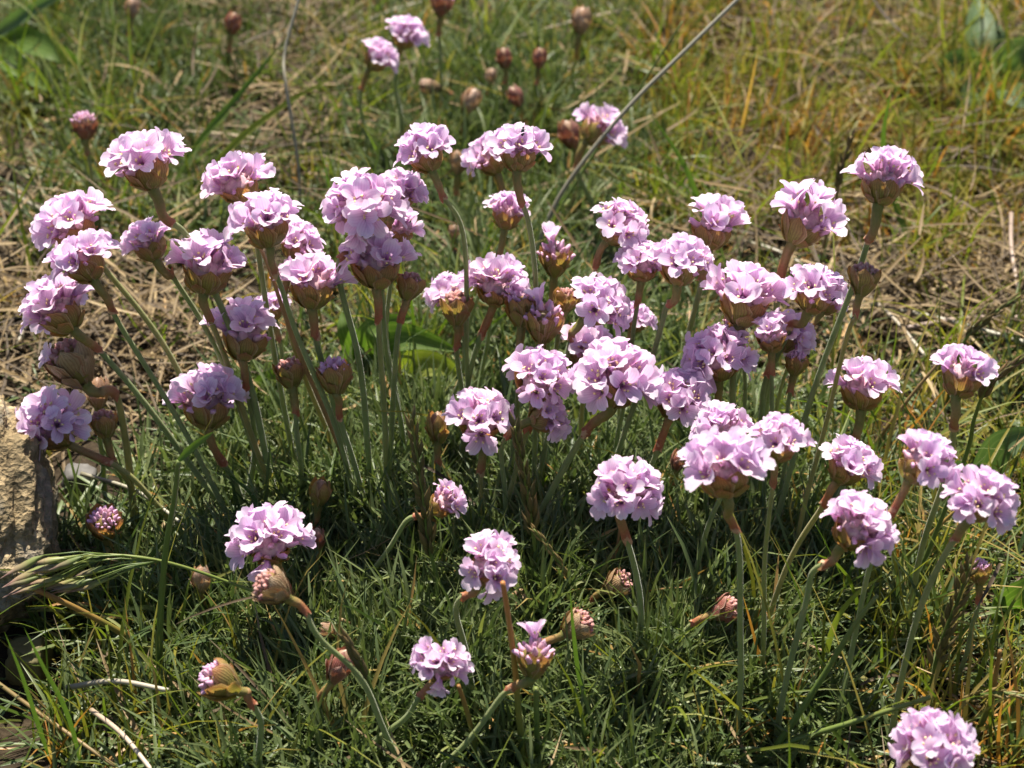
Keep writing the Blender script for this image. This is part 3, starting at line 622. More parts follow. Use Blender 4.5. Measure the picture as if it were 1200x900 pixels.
# ------------------------------------------------------------------ the flowers, from back to front and left to right
FL = [
 # x, y, w, kind, tilt, face, footx, footy, label, options
 (477, 37, 46, 'O', 25, 20, 470, 165, 'small far open thrift head, the higher of two at the back', {}),
 (444, 66, 40, 'H', 40, 15, 430, 185, 'small far half open thrift head tucked beside the higher far one', {}),
 (518, 4, 30, 'T', 8, 15, 522, 120, 'reddish thrift bud at the very back of the patch', {'mat': 'red_bract'}),
 (155, 9, 17, 'P', 10, 10, 152, 90, 'tiny pale pink bud standing over a grassy tuft by the dry twigs', {}),
 (273, 27, 18, 'R', 15, 20, 278, 100, 'tiny dull pink bud in front of the grey dead twigs', {}),
 (681, 24, 22, 'R', 8, 15, 672, 110, 'plump pink bud standing alone near the long dry stalk', {'mat': 'pale_bract'}),
 (591, 68, 17, 'R', -5, 20, 592, 135, 'small crimson bud just above the slim whitish bud', {}),
 (632, 68, 17, 'R', 5, 20, 632, 135, 'small crimson bud between its twin and the plump pink bud', {}),
 (575, 89, 13, 'P', 12, 10, 571, 125, 'slim whitish pink bud pointing straight up behind the tall flowers', {}),
 (504, 102, 17, 'P', -80, 5, 540, 125, 'whitish bud lying nearly flat on the leaves', {'sheath': .006}),
 (552, 118, 22, 'R', 25, 20, 545, 165, 'rounded dusky pink bud low in the leaves', {'mat': 'pale_bract'}),
 (604, 113, 18, 'R', -30, 15, 615, 160, 'dull red bud tilted over in the leaves behind the beetle flower', {}),
 (706, 147, 62, 'O', 45, -5, 700, 270, 'pale open thrift head behind the long dry stalk', {}),
 (668, 157, 24, 'R', -20, 20, 680, 235, 'pinkish bud beside the pale head behind the dry stalk', {'mat': 'red_bract'}),
 (536, 190, 20, 'R', 0, 20, 533, 260, 'round tan bud between two tall open heads', {'mat': 'dry_bract'}),
 (532, 272, 12, 'P', 0, 15, 530, 310, 'very small pinkish bud low behind the stems', {}),
 (99, 147, 31, 'T', 0, 15, 115, 250, 'small purple tipped red bud standing alone above the left hand group', {'mat': 'red_bract'}),
 (168, 183, 90, 'O', -14, 10, 325, 590, 'wide flat topped thrift head on a long reddish sheath', {'dy': .0, 'mids': [(300, 480), (255, 345), (215, 275)]}),
 (275, 208, 76, 'O', -20, 15, 350, 560, 'thrift head with a cupped floret on its shaded side', {'mids': [(318, 400), (302, 280)]}),
 (80, 257, 86, 'O', -28, 10, 270, 560, 'loose pale thrift head standing outermost above the straw', {'mids': [(200, 420), (120, 310)]}),
 (172, 282, 56, 'H', -25, 5, 320, 585, 'narrow half open thrift head with a big tan cup', {'mids': [(262, 430), (205, 325)]}),
 (93, 299, 76, 'O', -30, 10, 272, 615, 'thrift head on a bent brown sheath just under the outermost pale one', {'mids': [(230, 530), (150, 395)]}),
 (310, 252, 84, 'O', -8, 10, 425, 610, 'ragged thrift head with a dark brown stem and cup', {'mids': [(385, 480), (340, 370)]}),
 (350, 280, 58, 'O', 20, 10, 395, 560, 'smaller thrift head pressed against the ragged one', {}),
 (243, 309, 78, 'H', 8, 5, 330, 590, 'half open thrift head with a broad copper cup and two stems below', {'mids': [(290, 500), (262, 410)]}),
 (63, 357, 84, 'O', -38, 5, 265, 600, 'lilac thrift head leaning out over the dry straw', {'mids': [(205, 520), (125, 418)]}),
 (318, 356, 42, 'O', -10, 5, 360, 520, 'pale head half hidden behind two half open ones', {}),
 (289, 388, 75, 'H', 8, 5, 290, 585, 'half open thrift head on a straight stem with a deep cup', {'mids': [(298, 500)]}),
 (367, 328, 74, 'H', 3, 5, 415, 590, 'half open thrift head crossed by a dead twig', {'mids': [(385, 450)]}),
 (425, 237, 92, 'G', -8, 32, 440, 590, 'big round thrift head with a tuft of faded florets in the middle', {'mids': [(420, 430), (398, 310)]}),
 (473, 220, 56, 'O', 25, 15, 470, 555, 'small thrift head at the shoulder of the big round one', {}),
 (470, 268, 40, 'L', 15, 10, 475, 540, 'few purple petals of a head wedged between the big ones', {}),
 (441, 303, 76, 'H', 0, 8, 452, 592, 'thrift head with a large green cup and a ragged brown sheath', {'mids': [(449, 450)], 'sheath': .012}),
 (480, 335, 34, 'B', 15, 10, 458, 585, 'brown bud directly behind the large green cup', {'mids': [(460, 450)]}),
 (495, 173, 66, 'O', -22, 12, 556, 560, 'open thrift head on a tall stem bending to one side', {'mids': [(548, 420), (542, 275)]}),
 (572, 180, 58, 'O', -25, 10, 545, 420, 'open head just behind the one with the beetle', {}),
 (607, 170, 68, 'O', 3, 2, 627, 560, 'thrift head with a tiny black beetle on its petals', {'mids': [(628, 400), (622, 270)], 'sheath': .013}),
 (595, 246, 50, 'H', 10, 5, 560, 480, 'half open head in front of the long stem of the beetle flower', {}),
 (651, 303, 40, 'S', 5, 15, 640, 500, 'bud with a single pink star floret open on its top', {}),
 (583, 328, 72, 'G', 12, 25, 540, 560, 'rounded thrift head with downward facing florets above a green stem', {'mids': [(548, 450)]}),
 (525, 340, 54, 'O', -25, 10, 510, 520, 'open head partly covered by a bud in front of it', {}),
 (535, 361, 40, 'B', 0, 10, 545, 560, 'tan pointed bud in front of an open head', {'mids': [(540, 450)]}),
 (613, 361, 42, 'T', 5, 10, 600, 580, 'plump pink topped bud beside the single star bud', {}),
 (637, 377, 46, 'S', 5, 12, 632, 595, 'fat bud with one pale star floret standing on it', {}),
 (663, 352, 30, 'B', 12, 10, 640, 560, 'brown bud half hidden at the side of an open head', {}),
 (730, 262, 66, 'O', 42, 22, 680, 560, 'thrift head turned sideways showing its copper cup and sheath', {'mids': [(688, 400)]}),
 (754, 305, 58, 'O', 5, 25, 720, 580, 'thrift head squeezed between two fuller heads', {}),
 (800, 302, 72, 'O', 8, 15, 700, 600, 'open thrift head on twin green stems with a shallow cup', {'mids': [(750, 460), (778, 370)]}),
 (835, 262, 68, 'H', 10, 5, 800, 540, 'half open thrift head with a red brown cup before the straw', {}),
 (707, 353, 74, 'O', 48, 25, 620, 600, 'large thrift head facing sideways with a papery cup at its back', {'mids': [(650, 480), (668, 400)]}),
 (692, 405, 66, 'O', 40, 20, 640, 590, 'drooping head between two large ones', {}),
 (747, 371, 42, 'O', 20, 10, 720, 540, 'pale head showing only behind the large sideways one', {}),
 (632, 440, 80, 'G', 8, 38, 590, 640, 'round thrift head with yellow anthers leaning over a brown sheath', {}),
 (645, 487, 56, 'O', 75, 0, 592, 650, 'nodding head hanging below the round one, red bract showing', {}),
 (563, 488, 78, 'G', -4, 40, 563, 640, 'thrift head with two purple eyed florets at its lower edge', {}),
 (723, 437, 96, 'G', 8, 22, 600, 650, 'broadest thrift head of the middle, one white petal sticking out', {'mids': [(640, 590), (682, 510)]}),
 (795, 461, 74, 'O', 15, 28, 715, 645, 'thrift head tucked beneath the edge of the broadest one', {'mids': [(750, 570)]}),
 (735, 570, 80, 'G', 12, 36, 746, 775, 'thrift head low among the stems, facing outward like a ball', {'mids': [(752, 720)]}),
 (513, 500, 26, 'R', 0, 15, 505, 600, 'green and red striped bud next to a dark grass spike', {'mat': 'bract'}),
 (521, 588, 42, 'L', 50, 15, 412, 700, 'small half opened head with a few florets on a hooked stem', {'mids': [(445, 660), (474, 612)]}),
 (795, 540, 18, 'R', 15, 10, 775, 600, 'little dark red bud behind the central stems', {}),
 (1036, 207, 72, 'H', 10, 5, 900, 640, 'highest thrift head, on the longest leaning stem', {'mids': [(960, 440), (1012, 300)]}),
 (947, 254, 80, 'H', 30, 12, 890, 560, 'thrift head with a slanted copper cup before the dry grass', {'mids': [(905, 400)]}),
 (875, 345, 82, 'H', 12, 8, 870, 600, 'thrift head with two ragged tufts of petals', {}),
 (957, 336, 70, 'O', 15, 22, 880, 600, 'thrift head on a long tan sheath with a dark speck on its petal', {'mids': [(900, 450), (925, 385)]}),
 (975, 352, 40, 'O', 40, 0, 900, 560, 'lilac head mostly hidden behind the one with the long tan sheath', {}),
 (1012, 327, 38, 'B', 10, 12, 930, 660, 'pink topped green bud beside the longest stem', {'mids': [(960, 520), (996, 390)]}),
 (841, 413, 80, 'G', -5, 22, 830, 620, 'full thrift head with lots of small pale florets', {}),
 (925, 388, 60, 'G', 30, 5, 890, 590, 'shaded violet head behind a sheath', {}),
 (903, 392, 44, 'L', -5, 15, 895, 620, 'half open head with one floret before the shaded violet one', {}),
 (862, 379, 26, 'S', -15, 20, 868, 580, 'bud with one small upright floret above the full head', {}),
 (933, 426, 28, 'T', 10, 15, 910, 610, 'small pale pink bud below the shaded violet head', {}),
 (1012, 449, 70, 'H', 3, 12, 960, 640, 'half open thrift head with a smooth round cup on a pale stem', {}),
 (1130, 434, 68, 'H', 15, 5, 1065, 720, 'half open thrift head on a dark red sheath beside a grass spike', {'mids': [(1090, 610), (1118, 520)], 'sheath': .013}),
 (846, 500, 68, 'O', -8, 10, 812, 700, 'thrift head standing close behind a large white edged one', {}),
 (848, 540, 96, 'O', -6, 12, 862, 850, 'large white edged thrift head with a deep bowl of bracts', {'mids': [(870, 740), (862, 630)]}),
 (914, 513, 66, 'O', 10, 10, 893, 790, 'thrift head whose florets open like three trumpets', {'mids': [(896, 680)]}),
 (997, 539, 70, 'O', 30, 12, 890, 750, 'thrift head with a deep pink floret and a bent orange sheath', {'mids': [(935, 640)]}),
 (1087, 537, 78, 'O', 35, 18, 985, 830, 'thrift head slanting away on a pale green sheath', {'mids': [(1015, 680)]}),
 (1153, 581, 78, 'G', 28, 22, 1045, 860, 'outermost thrift head above the long grass', {'mids': [(1072, 730), (1108, 650)]}),
 (1008, 613, 82, 'G', 30, 24, 912, 855, 'thrift head with a cluster of florets facing down beside a red sheath', {'mids': [(940, 715), (957, 668)]}),
 (1147, 670, 30, 'T', -5, 15, 1125, 790, 'small purple bud behind a fuzzy grass spike', {}),
 (85, 426, 60, 'D', -30, 10, 155, 600, 'withered thrift head with one lilac floret left, over the straw', {'mids': [(140, 470)]}),
 (115, 460, 26, 'R', 0, 15, 122, 560, 'yellowish tan bud under the withered head', {'mat': 'pale_bract'}),
 (52, 494, 92, 'G', -42, 30, 200, 610, 'big lilac thrift head overhanging the rock', {'mids': [(150, 555)]}),
 (122, 497, 34, 'B', -8, 12, 160, 600, 'green cupped bud behind the head overhanging the rock', {}),
 (243, 463, 88, 'O', 0, 8, 290, 600, 'flat topped white edged thrift head with a neat copper cup', {'mids': [(268, 555)]}),
 (340, 437, 36, 'B', -8, 12, 357, 590, 'pinkish brown bud beside a dead twig', {}),
 (392, 440, 42, 'T', -5, 10, 433, 612, 'purple tipped bud in a long green cup', {'mids': [(405, 510)]}),
 (375, 577, 24, 'R', 10, 25, 360, 645, 'dark red bud above a smaller plum bud', {'mat': 'bract'}),
 (372, 630, 18, 'R', 0, 20, 368, 675, 'plum coloured bud beside the low round head', {}),
 (123, 614, 42, 'T', 10, 40, 132, 655, 'bud with purple florets just breaking open by the rock foot', {}),
 (235, 678, 22, 'P', 5, 20, 238, 722, 'small cream bud in the leaves between grass stalks', {}),
 (315, 628, 88, 'G', -8, 36, 345, 745, 'low round thrift head sitting on a fading bud', {'mids': [(338, 690)]}),
 (319, 689, 46, 'D', -55, 20, 470, 895, 'fading bud with dark dried florets right under an open head', {'mids': [(430, 810), (380, 750)]}),
 (258, 798, 48, 'T', -62, 12, 306, 905, 'nodding bud showing lilac tips above a curved stem', {'mids': [(304, 850), (292, 815)]}),
 (398, 780, 30, 'R', 25, 10, 370, 850, 'brownish red bud on a short red sheath', {'mids': [(372, 825)]}),
 (387, 739, 18, 'P', -75, 10, 425, 765, 'small cream bud lying on its side', {'sheath': .006}),
 (574, 658, 76, 'G', 20, 34, 560, 830, 'open thrift head with an orange sheath showing beneath', {'mids': [(541, 750), (538, 705)]}),
 (517, 774, 64, 'G', 18, 40, 415, 885, 'smaller thrift head of starry florets on a curved grey stem', {'mids': [(465, 850), (490, 820)]}),
 (626, 772, 44, 'S', 8, 8, 520, 895, 'bud crowned by one open floret on a slanting stem', {'mids': [(580, 830), (602, 802)]}),
 (676, 733, 40, 'D', 55, 10, 555, 795, 'spent brown bud with a spiky bract beside the one floret bud', {'mids': [(610, 765)]}),
 (603, 706, 28, 'R', 70, 5, 552, 728, 'dull brown bud lying behind an orange grass stem', {'mat': 'dry_bract'}),
 (724, 684, 34, 'B', 60, 15, 672, 735, 'greenish veined bud nodding in the shade of the stems', {'mat': 'dry_bract'}),
 (850, 714, 34, 'D', 65, 5, 778, 768, 'dried red bud lying against a pale stem', {'mat': 'red_bract', 'mids': [(808, 733)]}),
 (1093, 870, 90, 'G', 2, 26, 1085, 1000, 'thrift head sitting low in the long grass by a drooping seed spike', {}),
]
BEETLE = []
for (x, y, wpx, k, ti, fa, fx, fy, lab, opt) in FL:
    r_, H_, O_ = flower(x, y, wpx, k, ti, fa, fx, fy, lab, **opt)
    if 'beetle on' in lab: BEETLE = (r_, H_, O_)
    if 'withered' in lab:      # the last floret of the fading head
        d = Vector((-.9, -.1, .25)).normalized()
        fl = link('floret', CALYX, r_, Matrix.Translation(on_y(66, 420, r_.location.y) - O_) @ axis_frame(-RIGHT * .8 + UP * .3 - FWD * .4).to_4x4())
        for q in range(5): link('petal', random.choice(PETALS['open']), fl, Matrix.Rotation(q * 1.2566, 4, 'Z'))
        link('stamens', STAMENS[0], fl)

# ------------------------------------------------------------------ rock and pebbles
def rock(name, centre, size, seed, sub, mat, label, cat, amp=.22, rot=(0, 0, 0), group=None, fine=.22):
    import bmesh
    bm = bmesh.new(); bmesh.ops.create_icosphere(bm, subdivisions=sub, radius=1.0)
    for v in bm.verts:
        p = v.co.copy(); n1 = noise.fractal(p * 1.3 + Vector((seed, 0, 0)), 1.0, 2.0, 3); n2 = noise.fractal(p * 6 + Vector((0, seed, 0)), .7, 2.1, 6)
        q = Vector([math.copysign(abs(c_) ** .62, c_) for c_ in p])
        q *= 1 + amp * n1 + amp * fine * n2
        v.co = Vector((q.x * size[0], q.y * size[1], q.z * size[2]))
    me = bpy.data.meshes.new(name); bm.to_mesh(me); bm.free(); me.materials.append(MATS[mat])
    me.polygons.foreach_set('use_smooth', [True] * len(me.polygons))
    o = link(name, me); o.location = centre; o.rotation_euler = rot
    return tag(o, label, cat, group)
rk = on_z(-20, 770, .0)
rock('rock', Vector((rk.x - .021, rk.y + .036, .028)), (.039, .036, .024), 3.3, 6, 'rock', 'sandy tan rock with embedded grit beside the leaning flowers', 'rock', .16, (R(44), R(3), R(10)), None, .45)
pb = on_z(93, 560, .006); rock('pebble', pb, (.006, .005, .004), 9.1, 3, 'pebble', 'small grey pebble behind the rock', 'pebble')
pb = on_z(34, 775, -.008); rock('pebble', pb, (.0065, .006, .0075), 5.1, 4, 'olive_pebble', 'rounded olive brown pebble in the shade below the rock', 'pebble')

# ------------------------------------------------------------------ beetle
def beetle(loc, axis, label, s=1.0):
    root = bpy.data.objects.new('beetle', None); COL.objects.link(root); root.location = loc; root.rotation_euler = axis_frame(axis).to_euler()
    tag(root, label, 'beetle')
    def ell(nm, c, r_):
        V, F, _ = [], [], 0
        rows, cols = 7, 8
        for i in range(rows):
            ph = math.pi * i / (rows - 1)
            for j in range(cols):
                th = 2 * math.pi * j / cols
                V.append(((c[0] + r_[0] * math.sin(ph) * math.cos(th)) * MM * s, (c[1] + r_[1] * math.sin(ph) * math.sin(th)) * MM * s, (c[2] + r_[2] * math.cos(ph)) * MM * s))
        link(nm, mesh(nm, V, grid_faces(rows, cols, True), 'beetle_black'), root)
    ell('body', (0, 0, 0), (.62, .55, 1.35)); ell('head', (0, 0, 1.45), (.40, .36, .42))
    for sx in (-1, 1):
        for zz in (-.5, .2, .9):
            v, f, _ = tube([Vector((sx * .4, .3, zz)) * MM * s, Vector((sx * .95, .7, zz)) * MM * s, Vector((sx * 1.15, .1 + .9, zz - .2)) * MM * s], [.00007 * s] * 3, 4)
            link('leg', mesh('leg', v, f, 'beetle_black'), root)
bp = BEETLE[0].location
def surface(x, y):
    bpy.context.view_layer.update(); d = ray(x, y).normalized()
    ok, loc, *_ = scene.ray_cast(bpy.context.evaluated_depsgraph_get(), CAM, d)
    return loc - d * .0007
bl1, bl2 = surface(612.5, 155), surface(977, 351)
beetle(bl1, UP * 1.0 + RIGHT * .15, 'tiny black beetle clinging to the petals of a tall thrift head', .95)
beetle(bl2, UP * .5 + RIGHT * .6, 'very small dark beetle at the petal edge of the head with a long tan sheath', .6)

# ------------------------------------------------------------------ single grass stalks, spikes and straws
def culm(name, pts, r0, r1, mat, label, cat, group=None, part='culm', root_at=None):
    """pts: world points from base to tip; returns root empty and smooth points"""
    P = catmull(pts, 8)
    root = bpy.data.objects.new(name, None); COL.objects.link(root); root.location = P[0]; tag(root, label, cat, group)
    v, f, a = tube([p - P[0] for p in P], [r0 + (r1 - r0) * i / (len(P) - 1) for i in range(len(P))], 7)
    link(part, mesh(part, v, f, mat, {'along': a}), root)
    return root, P
def strap(root, pts, wid, mat, name='blade', side=None, cup=.18, off=None):
    """a long leaf blade along world points"""
    P = catmull(pts, 8); off = off or root.location; V = []; al = []; ac = []; n_ = len(P)
    for i, p in enumerate(P):
        t = (P[min(i + 1, n_ - 1)] - P[max(i - 1, 0)]).normalized(); u = i / (n_ - 1)
        sd = (side or t.cross(-FWD)).normalized(); nn = sd.cross(t)
        wd = wid * (min(1, .45 + 2.2 * u) * max(.03, 1 - u ** 3.2)) / 2
        for v in (-1, -.5, 0, .5, 1):
            V.append(p + sd * v * wd - nn * cup * wd * (1 - v * v) - off); al.append(u); ac.append(v)
    link(name, mesh(name, V, grid_faces(n_, 5), mat, {'along': al, 'across': ac}), root)
def spikelet_mesh(L, rad, mat, seed=0):
    V, F, A = lathe([(.12 * rad, 0), (.75 * rad, L * .22), (rad, L * .45), (.7 * rad, L * .72), (.22 * rad, L * .93), (.02, L * 1.12)], 6)
    V = [(v[0], v[1] * .62 + .00012 * math.sin(900 * v[2]), v[2]) for v in V]
    return mesh('spikelet', V, F, mat, {'along': A})
def spike(root, path, count, sm, spread, mat_scale=(.8, 1.15), rad=.0004):
    """spikelets alternately set along path (world pts)"""
    rd = random.Random(count * 7 + len(path)); n_ = len(path) - 1
    for k in range(count):
        u = (k + .3) / count * n_; i = min(int(u), n_ - 1); p = path[i].lerp(path[i + 1], u - i); t = (path[i + 1] - path[i]).normalized()
        a = k * 2.4 + rd.uniform(-.5, .5); e1 = t.cross(FWD).normalized(); e2 = t.cross(e1)
        o = e1 * math.cos(a) + e2 * math.sin(a)
        link('spikelet', sm, root, Matrix.Translation(p + o * rad - root.location) @ axis_frame(t + o * spread * rd.uniform(.5, 1.3), rd.uniform(0, 6)).to_4x4() @ Matrix.Scale(rd.uniform(*mat_scale) * (1 - .35 * k / count), 4))
def G(x, y, z=None):
    p = on_z(x, y, .006); return ground(p.x, p.y, -.002)
def YP(lst, Y): return [on_y(x, y, yy) for (x, y), yy in zip(lst, Y if isinstance(Y, (list, tuple)) else [Y] * len(lst))]

SPB = spikelet_mesh(7, 1.0, 'spikelet_brown'); SPG = spikelet_mesh(11, 1.35, 'spikelet_green'); SPO = spikelet_mesh(5, .7, 'spikelet_gold')
# long dry stalk slanting across the back
g = G(612, 318); r_, P = culm('dry_stalk', [g] + YP([(640, 262), (672, 205), (735, 127), (800, 62), (872, -8)], [g.y + .005, g.y + .01, g.y + .015, g.y + .02, g.y + .025]), .0010, .0008, 'culm_dry', 'long dry pale stalk slanting up behind the tall flowers', 'stalk')
g = G(622, 285); r_, P = culm('grass_stalk', [g] + YP([(690, 190), (745, 110), (800, 25)], [g.y + .01] * 3), .0007, .0004, 'culm_green', 'thin green stalk running alongside the long dry one', 'stalk')
# grey dead twig at the back left
g = G(352, 262); r_, P = culm('dead_twig', [g] + YP([(349, 190), (335, 100), (334, 60), (352, -8)], [g.y + .01, g.y + .02, g.y + .03, g.y + .04]), .0008, .0006, 'culm_dry', 'thin upright pale dead twig behind the ragged thrift head', 'twig')
# dead twig in front of half open heads
g = G(430, 608); r_, P = culm('dead_twig', [g] + YP([(392, 510), (345, 400), (318, 322), (303, 285)], [g.y, g.y, g.y, g.y]), .0009, .0005, 'culm_brown', 'slender brown dead stalk leaning through the half open heads', 'twig')
# dark spike in the middle
g = G(535, 745); r_, P = culm('grass_spike', [g] + YP([(517, 690), (503, 640), (494, 570), (482, 492)], g.y), .00075, .0004, 'culm_green', 'narrow dark brown grass spike standing before the central stems', 'grass spike', 'grass seed spikes')
spike(r_, P[14:], 34, SPB, .26, (.95, 1.35), .0006)
g = G(640, 720); r_, P = culm('grass_spike', [g] + YP([(630, 660), (621, 600), (613, 550), (603, 500)], g.y), .00075, .0004, 'culm_green', 'narrow grass spike rising in front of the nodding head', 'grass spike', 'grass seed spikes')
spike(r_, P[12:], 32, SPB, .26, (.95, 1.35), .0006)
g = G(466, 905); r_, P = culm('grass_spike', [g] + YP([(450, 850), (432, 800), (418, 772), (405, 750)], g.y), .0008, .0005, 'culm_green', 'short grass spike on a thick green stalk beside a red bud', 'grass spike', 'grass seed spikes')
spike(r_, P[16:], 14, SPB, .12)
g = G(700, 745); r_, P = culm('grass_spike', [g] + YP([(680, 700), (664, 672), (645, 645), (625, 620)], g.y), .0007, .0004, 'culm_green', 'golden brown slanting grass spike by the greenish veined bud', 'grass spike', 'grass seed spikes')
spike(r_, P[14:], 18, SPO, .14)
# right side spikes
g = G(1088, 845); r_, P = culm('grass_spike', [g] + YP([(1094, 790), (1108, 740), (1124, 700), (1137, 662)], g.y), .0008, .0004, 'culm_green', 'fuzzy olive grass spike before a purple bud', 'grass spike', 'grass seed spikes')
spike(r_, P[9:], 40, SPB, .45, (.8, 1.2), .0009)
g = G(1060, 700); r_, P = culm('grass_spike', [g] + YP([(1128, 545), (1142, 490), (1160, 450), (1205, 415)], [g.y, g.y - .005, g.y - .01, g.y - .015]), .0008, .0004, 'culm_green', 'arching green grass spike with dark tip beside the dark red sheath', 'grass spike', 'grass seed spikes')
spike(r_, P[20:], 22, SPB, .22)
g = G(1108, 470); r_, P = culm('grass_spike', [g] + YP([(1125, 410), (1155, 375), (1205, 340)], g.y), .0007, .0004, 'culm_green', 'slanting green grass spike over the straw at the back', 'grass spike', 'grass seed spikes')
spike(r_, P[10:], 18, SPB, .2)
g = G(1075, 850); r_, P = culm('grass_spike', [g] + YP([(1110, 832), (1140, 818), (1170, 812), (1215, 818)], [g.y, g.y - .01, g.y - .015, g.y - .02]), .0008, .0004, 'culm_green', 'drooping tan green seed spike lying above the lowest thrift head', 'grass spike', 'grass seed spikes')
spike(r_, P[10:], 26, SPO, .3)
g = G(1130, 880); r_, P = culm('grass_stalk', [g] + YP([(1148, 852), (1160, 825), (1166, 795), (1172, 762)], g.y), .0011, .0006, 'culm_orange', 'stout green stalk with a red brown tip beside the seed spike', 'stalk')
g = G(950, 330); r_, P = culm('grass_spike', [g] + YP([(978, 240), (985, 200), (998, 160)], g.y), .0008, .0005, 'culm_brown', 'blurred brown grass spike behind the highest head', 'grass spike', 'grass seed spikes')
spike(r_, P[10:], 16, SPB, .25)
# brome panicle over the rock
g = G(415, 765); r_, P = culm('brome_panicle', [g] + YP([(380, 724), (300, 694), (200, 660), (125, 650), (60, 655)], [g.y, g.y - .005, g.y - .01, g.y - .012, g.y - .014]), .0006, .00035, 'culm_green', 'drooping brome panicle of striped green spikelets hanging in front of the rock', 'seed head')
rd = random.Random(5); Yp = P[-1].y
for k in range(26):
    sx = rd.uniform(50, 128); top = rd.random(); tx, ty = sx, 646 + (128 - sx) * .04 + top * 38
    p = on_y(tx, ty, Yp + rd.uniform(-.004, .004)); d = -RIGHT - UP * (.10 + .35 * rd.random() * (1 - .4 * top) + .1 * (sx < 70))
    link('spikelet', SPG, r_, Matrix.Translation(p - r_.location) @ axis_frame(d, rd.uniform(-.4, .4)).to_4x4() @ Matrix.Scale(rd.uniform(.8, 1.25), 4))
    q0 = P[int(len(P) * (.62 + .15 * (sx < 90)))]
    v, f, a = tube([q0 - r_.location, q0.lerp(p, .5) + UP * .001 - r_.location, p - r_.location], [.00022] * 3, 5)
    link('branch', mesh('branch', v, f, 'culm_green', {'along': a}), r_)
# bottom-left stalks
g = G(184, 800); r_, P = culm('grass_stalk', [g] + YP([(188, 720), (195, 640), (205, 580), (209, 540)], g.y), .0011, .0007, 'culm_green', 'upright green grass stalk with a blade kinked at the top', 'stalk')
strap(r_, [P[-1], on_y(228, 522, g.y), on_y(252, 505, g.y)], .0022, 'broad_leaf')
g = G(182, 768); r_, P = culm('grass_stalk', [g] + YP([(150, 748), (95, 716), (40, 690)], [g.y - .005, g.y - .01, g.y - .015]), .0012, .0008, 'culm_orange', 'bent yellow brown grass stalk lying below the brome panicle', 'stalk')
g = G(617, 905); r_, P = culm('grass_stalk', [g] + YP([(609, 850), (603, 780), (596, 725), (589, 682)], g.y), .0010, .0007, 'culm_orange', 'straight grass stem turning orange towards its top', 'stalk')
g = G(688, 905); r_, P = culm('grass_stalk', [g] + YP([(629, 870), (628, 820)], [g.y, g.y]) if False else [G(630, 900)] + YP([(629, 850), (628, 806)], G(630, 900).y), .0009, .0008, 'culm_green', 'short green stem straight beneath the one floret bud', 'stalk')
g = G(566, 905); r_, P = culm('grass_stalk', [g] + YP([(556, 868), (546, 830), (537, 803)], g.y), .0009, .0006, 'culm_orange', 'brown topped green stem below the starry thrift head', 'stalk')
g = G(486, 757); r_, P = culm('grass_stalk', [g + Vector((0, 0, .012))] + YP([(440, 742), (400, 726)], [g.y - .003, g.y - .006]), .0009, .0006, 'culm_brown', 'short brown stem lying on the leaves near the striped bud stem', 'stalk')
g = G(880, 895); r_, P = culm('grass_stalk', [g] + YP([(920, 860), (960, 800), (1000, 735), (1028, 698)], g.y), .0012, .0006, 'culm_green', 'broad yellow green stalk slanting up under the down facing florets', 'stalk')
g = G(860, 895); r_, P = culm('grass_stalk', [g] + YP([(910, 876), (1000, 846), (1090, 817)], [g.y, g.y - .004, g.y - .008]), .0010, .0007, 'culm_green', 'long green stalk lying at a low slant across the grass', 'stalk')
g = G(915, 757); r_, P = culm('grass_stalk', [g + Vector((0, 0, .01))] + YP([(1000, 752), (1080, 749), (1155, 746)], [g.y - .002, g.y - .004, g.y - .006]), .0008, .0006, 'culm_green', 'green stalk lying level across the leaning stems', 'stalk')
g = G(1010, 690); r_, P = culm('grass_stalk', [g] + YP([(1060, 655), (1130, 590), (1170, 565)], [g.y] * 3), .0007, .0005, 'culm_orange', 'thin straw coloured stalk behind the outermost head', 'stalk')
g = G(1000, 545); r_, P = culm('grass_stalk', [g] + YP([(1040, 500), (1075, 455), (1105, 420)], [g.y] * 3), .0008, .0005, 'culm_brown', 'thin brown stalk between two half open heads', 'stalk')
# long single blades at the back
def single_blade(pts, wid, mat, label):
    root = bpy.data.objects.new('grass_plant', None); COL.objects.link(root); root.location = pts[0]; tag(root, label, 'grass', 'long single grass blades')
    strap(root, pts, wid, mat)
g = G(195, 215); single_blade([g] + YP([(235, 165), (285, 105), (335, 45)], [g.y + .01, g.y + .015, g.y + .02]), .0034, 'broad_leaf', 'long green blade slanting up behind the wide flat topped head')
g = G(215, 235); single_blade([g] + YP([(265, 178), (330, 125), (400, 85)], [g.y + .005, g.y + .01, g.y + .012]), .0030, 'yellow_leaf', 'long olive blade leaning low over the dry straw at the back')
g = G(850, 300); single_blade([g] + YP([(820, 240), (800, 190), (760, 130)], [g.y, g.y, g.y]), .0026, 'broad_leaf', 'thin green blade standing behind the red brown cup')
g = G(1075, 300); single_blade([g] + YP([(1050, 240), (1035, 170), (1045, 100)], [g.y + .01] * 3), .0030, 'broad_leaf', 'green blade standing in the moss beyond the highest head')
g = G(700, 860); single_blade([g] + YP([(680, 800), (672, 740), (668, 690)], [g.y] * 3), .0014, 'broad_leaf', 'upright green blade near the spent brown bud')
g = G(60, 905); single_blade([g + Vector((0, 0, .015))] + YP([(45, 850), (25, 790), (5, 740)], [g.y] * 3), .0014, 'broad_leaf', 'curving green blade in the dark hollow under the rock')
g = G(100, 905); single_blade([g] + YP([(80, 840), (50, 780), (28, 735)], [g.y] * 3), .0014, 'broad_leaf', 'bright green blade arching before the olive pebble')
g = G(960, 800); single_blade([g] + YP([(975, 740), (1000, 700), (1040, 670)], [g.y] * 3), .0018, 'yellow_leaf', 'yellow green blade between two leaning stems')
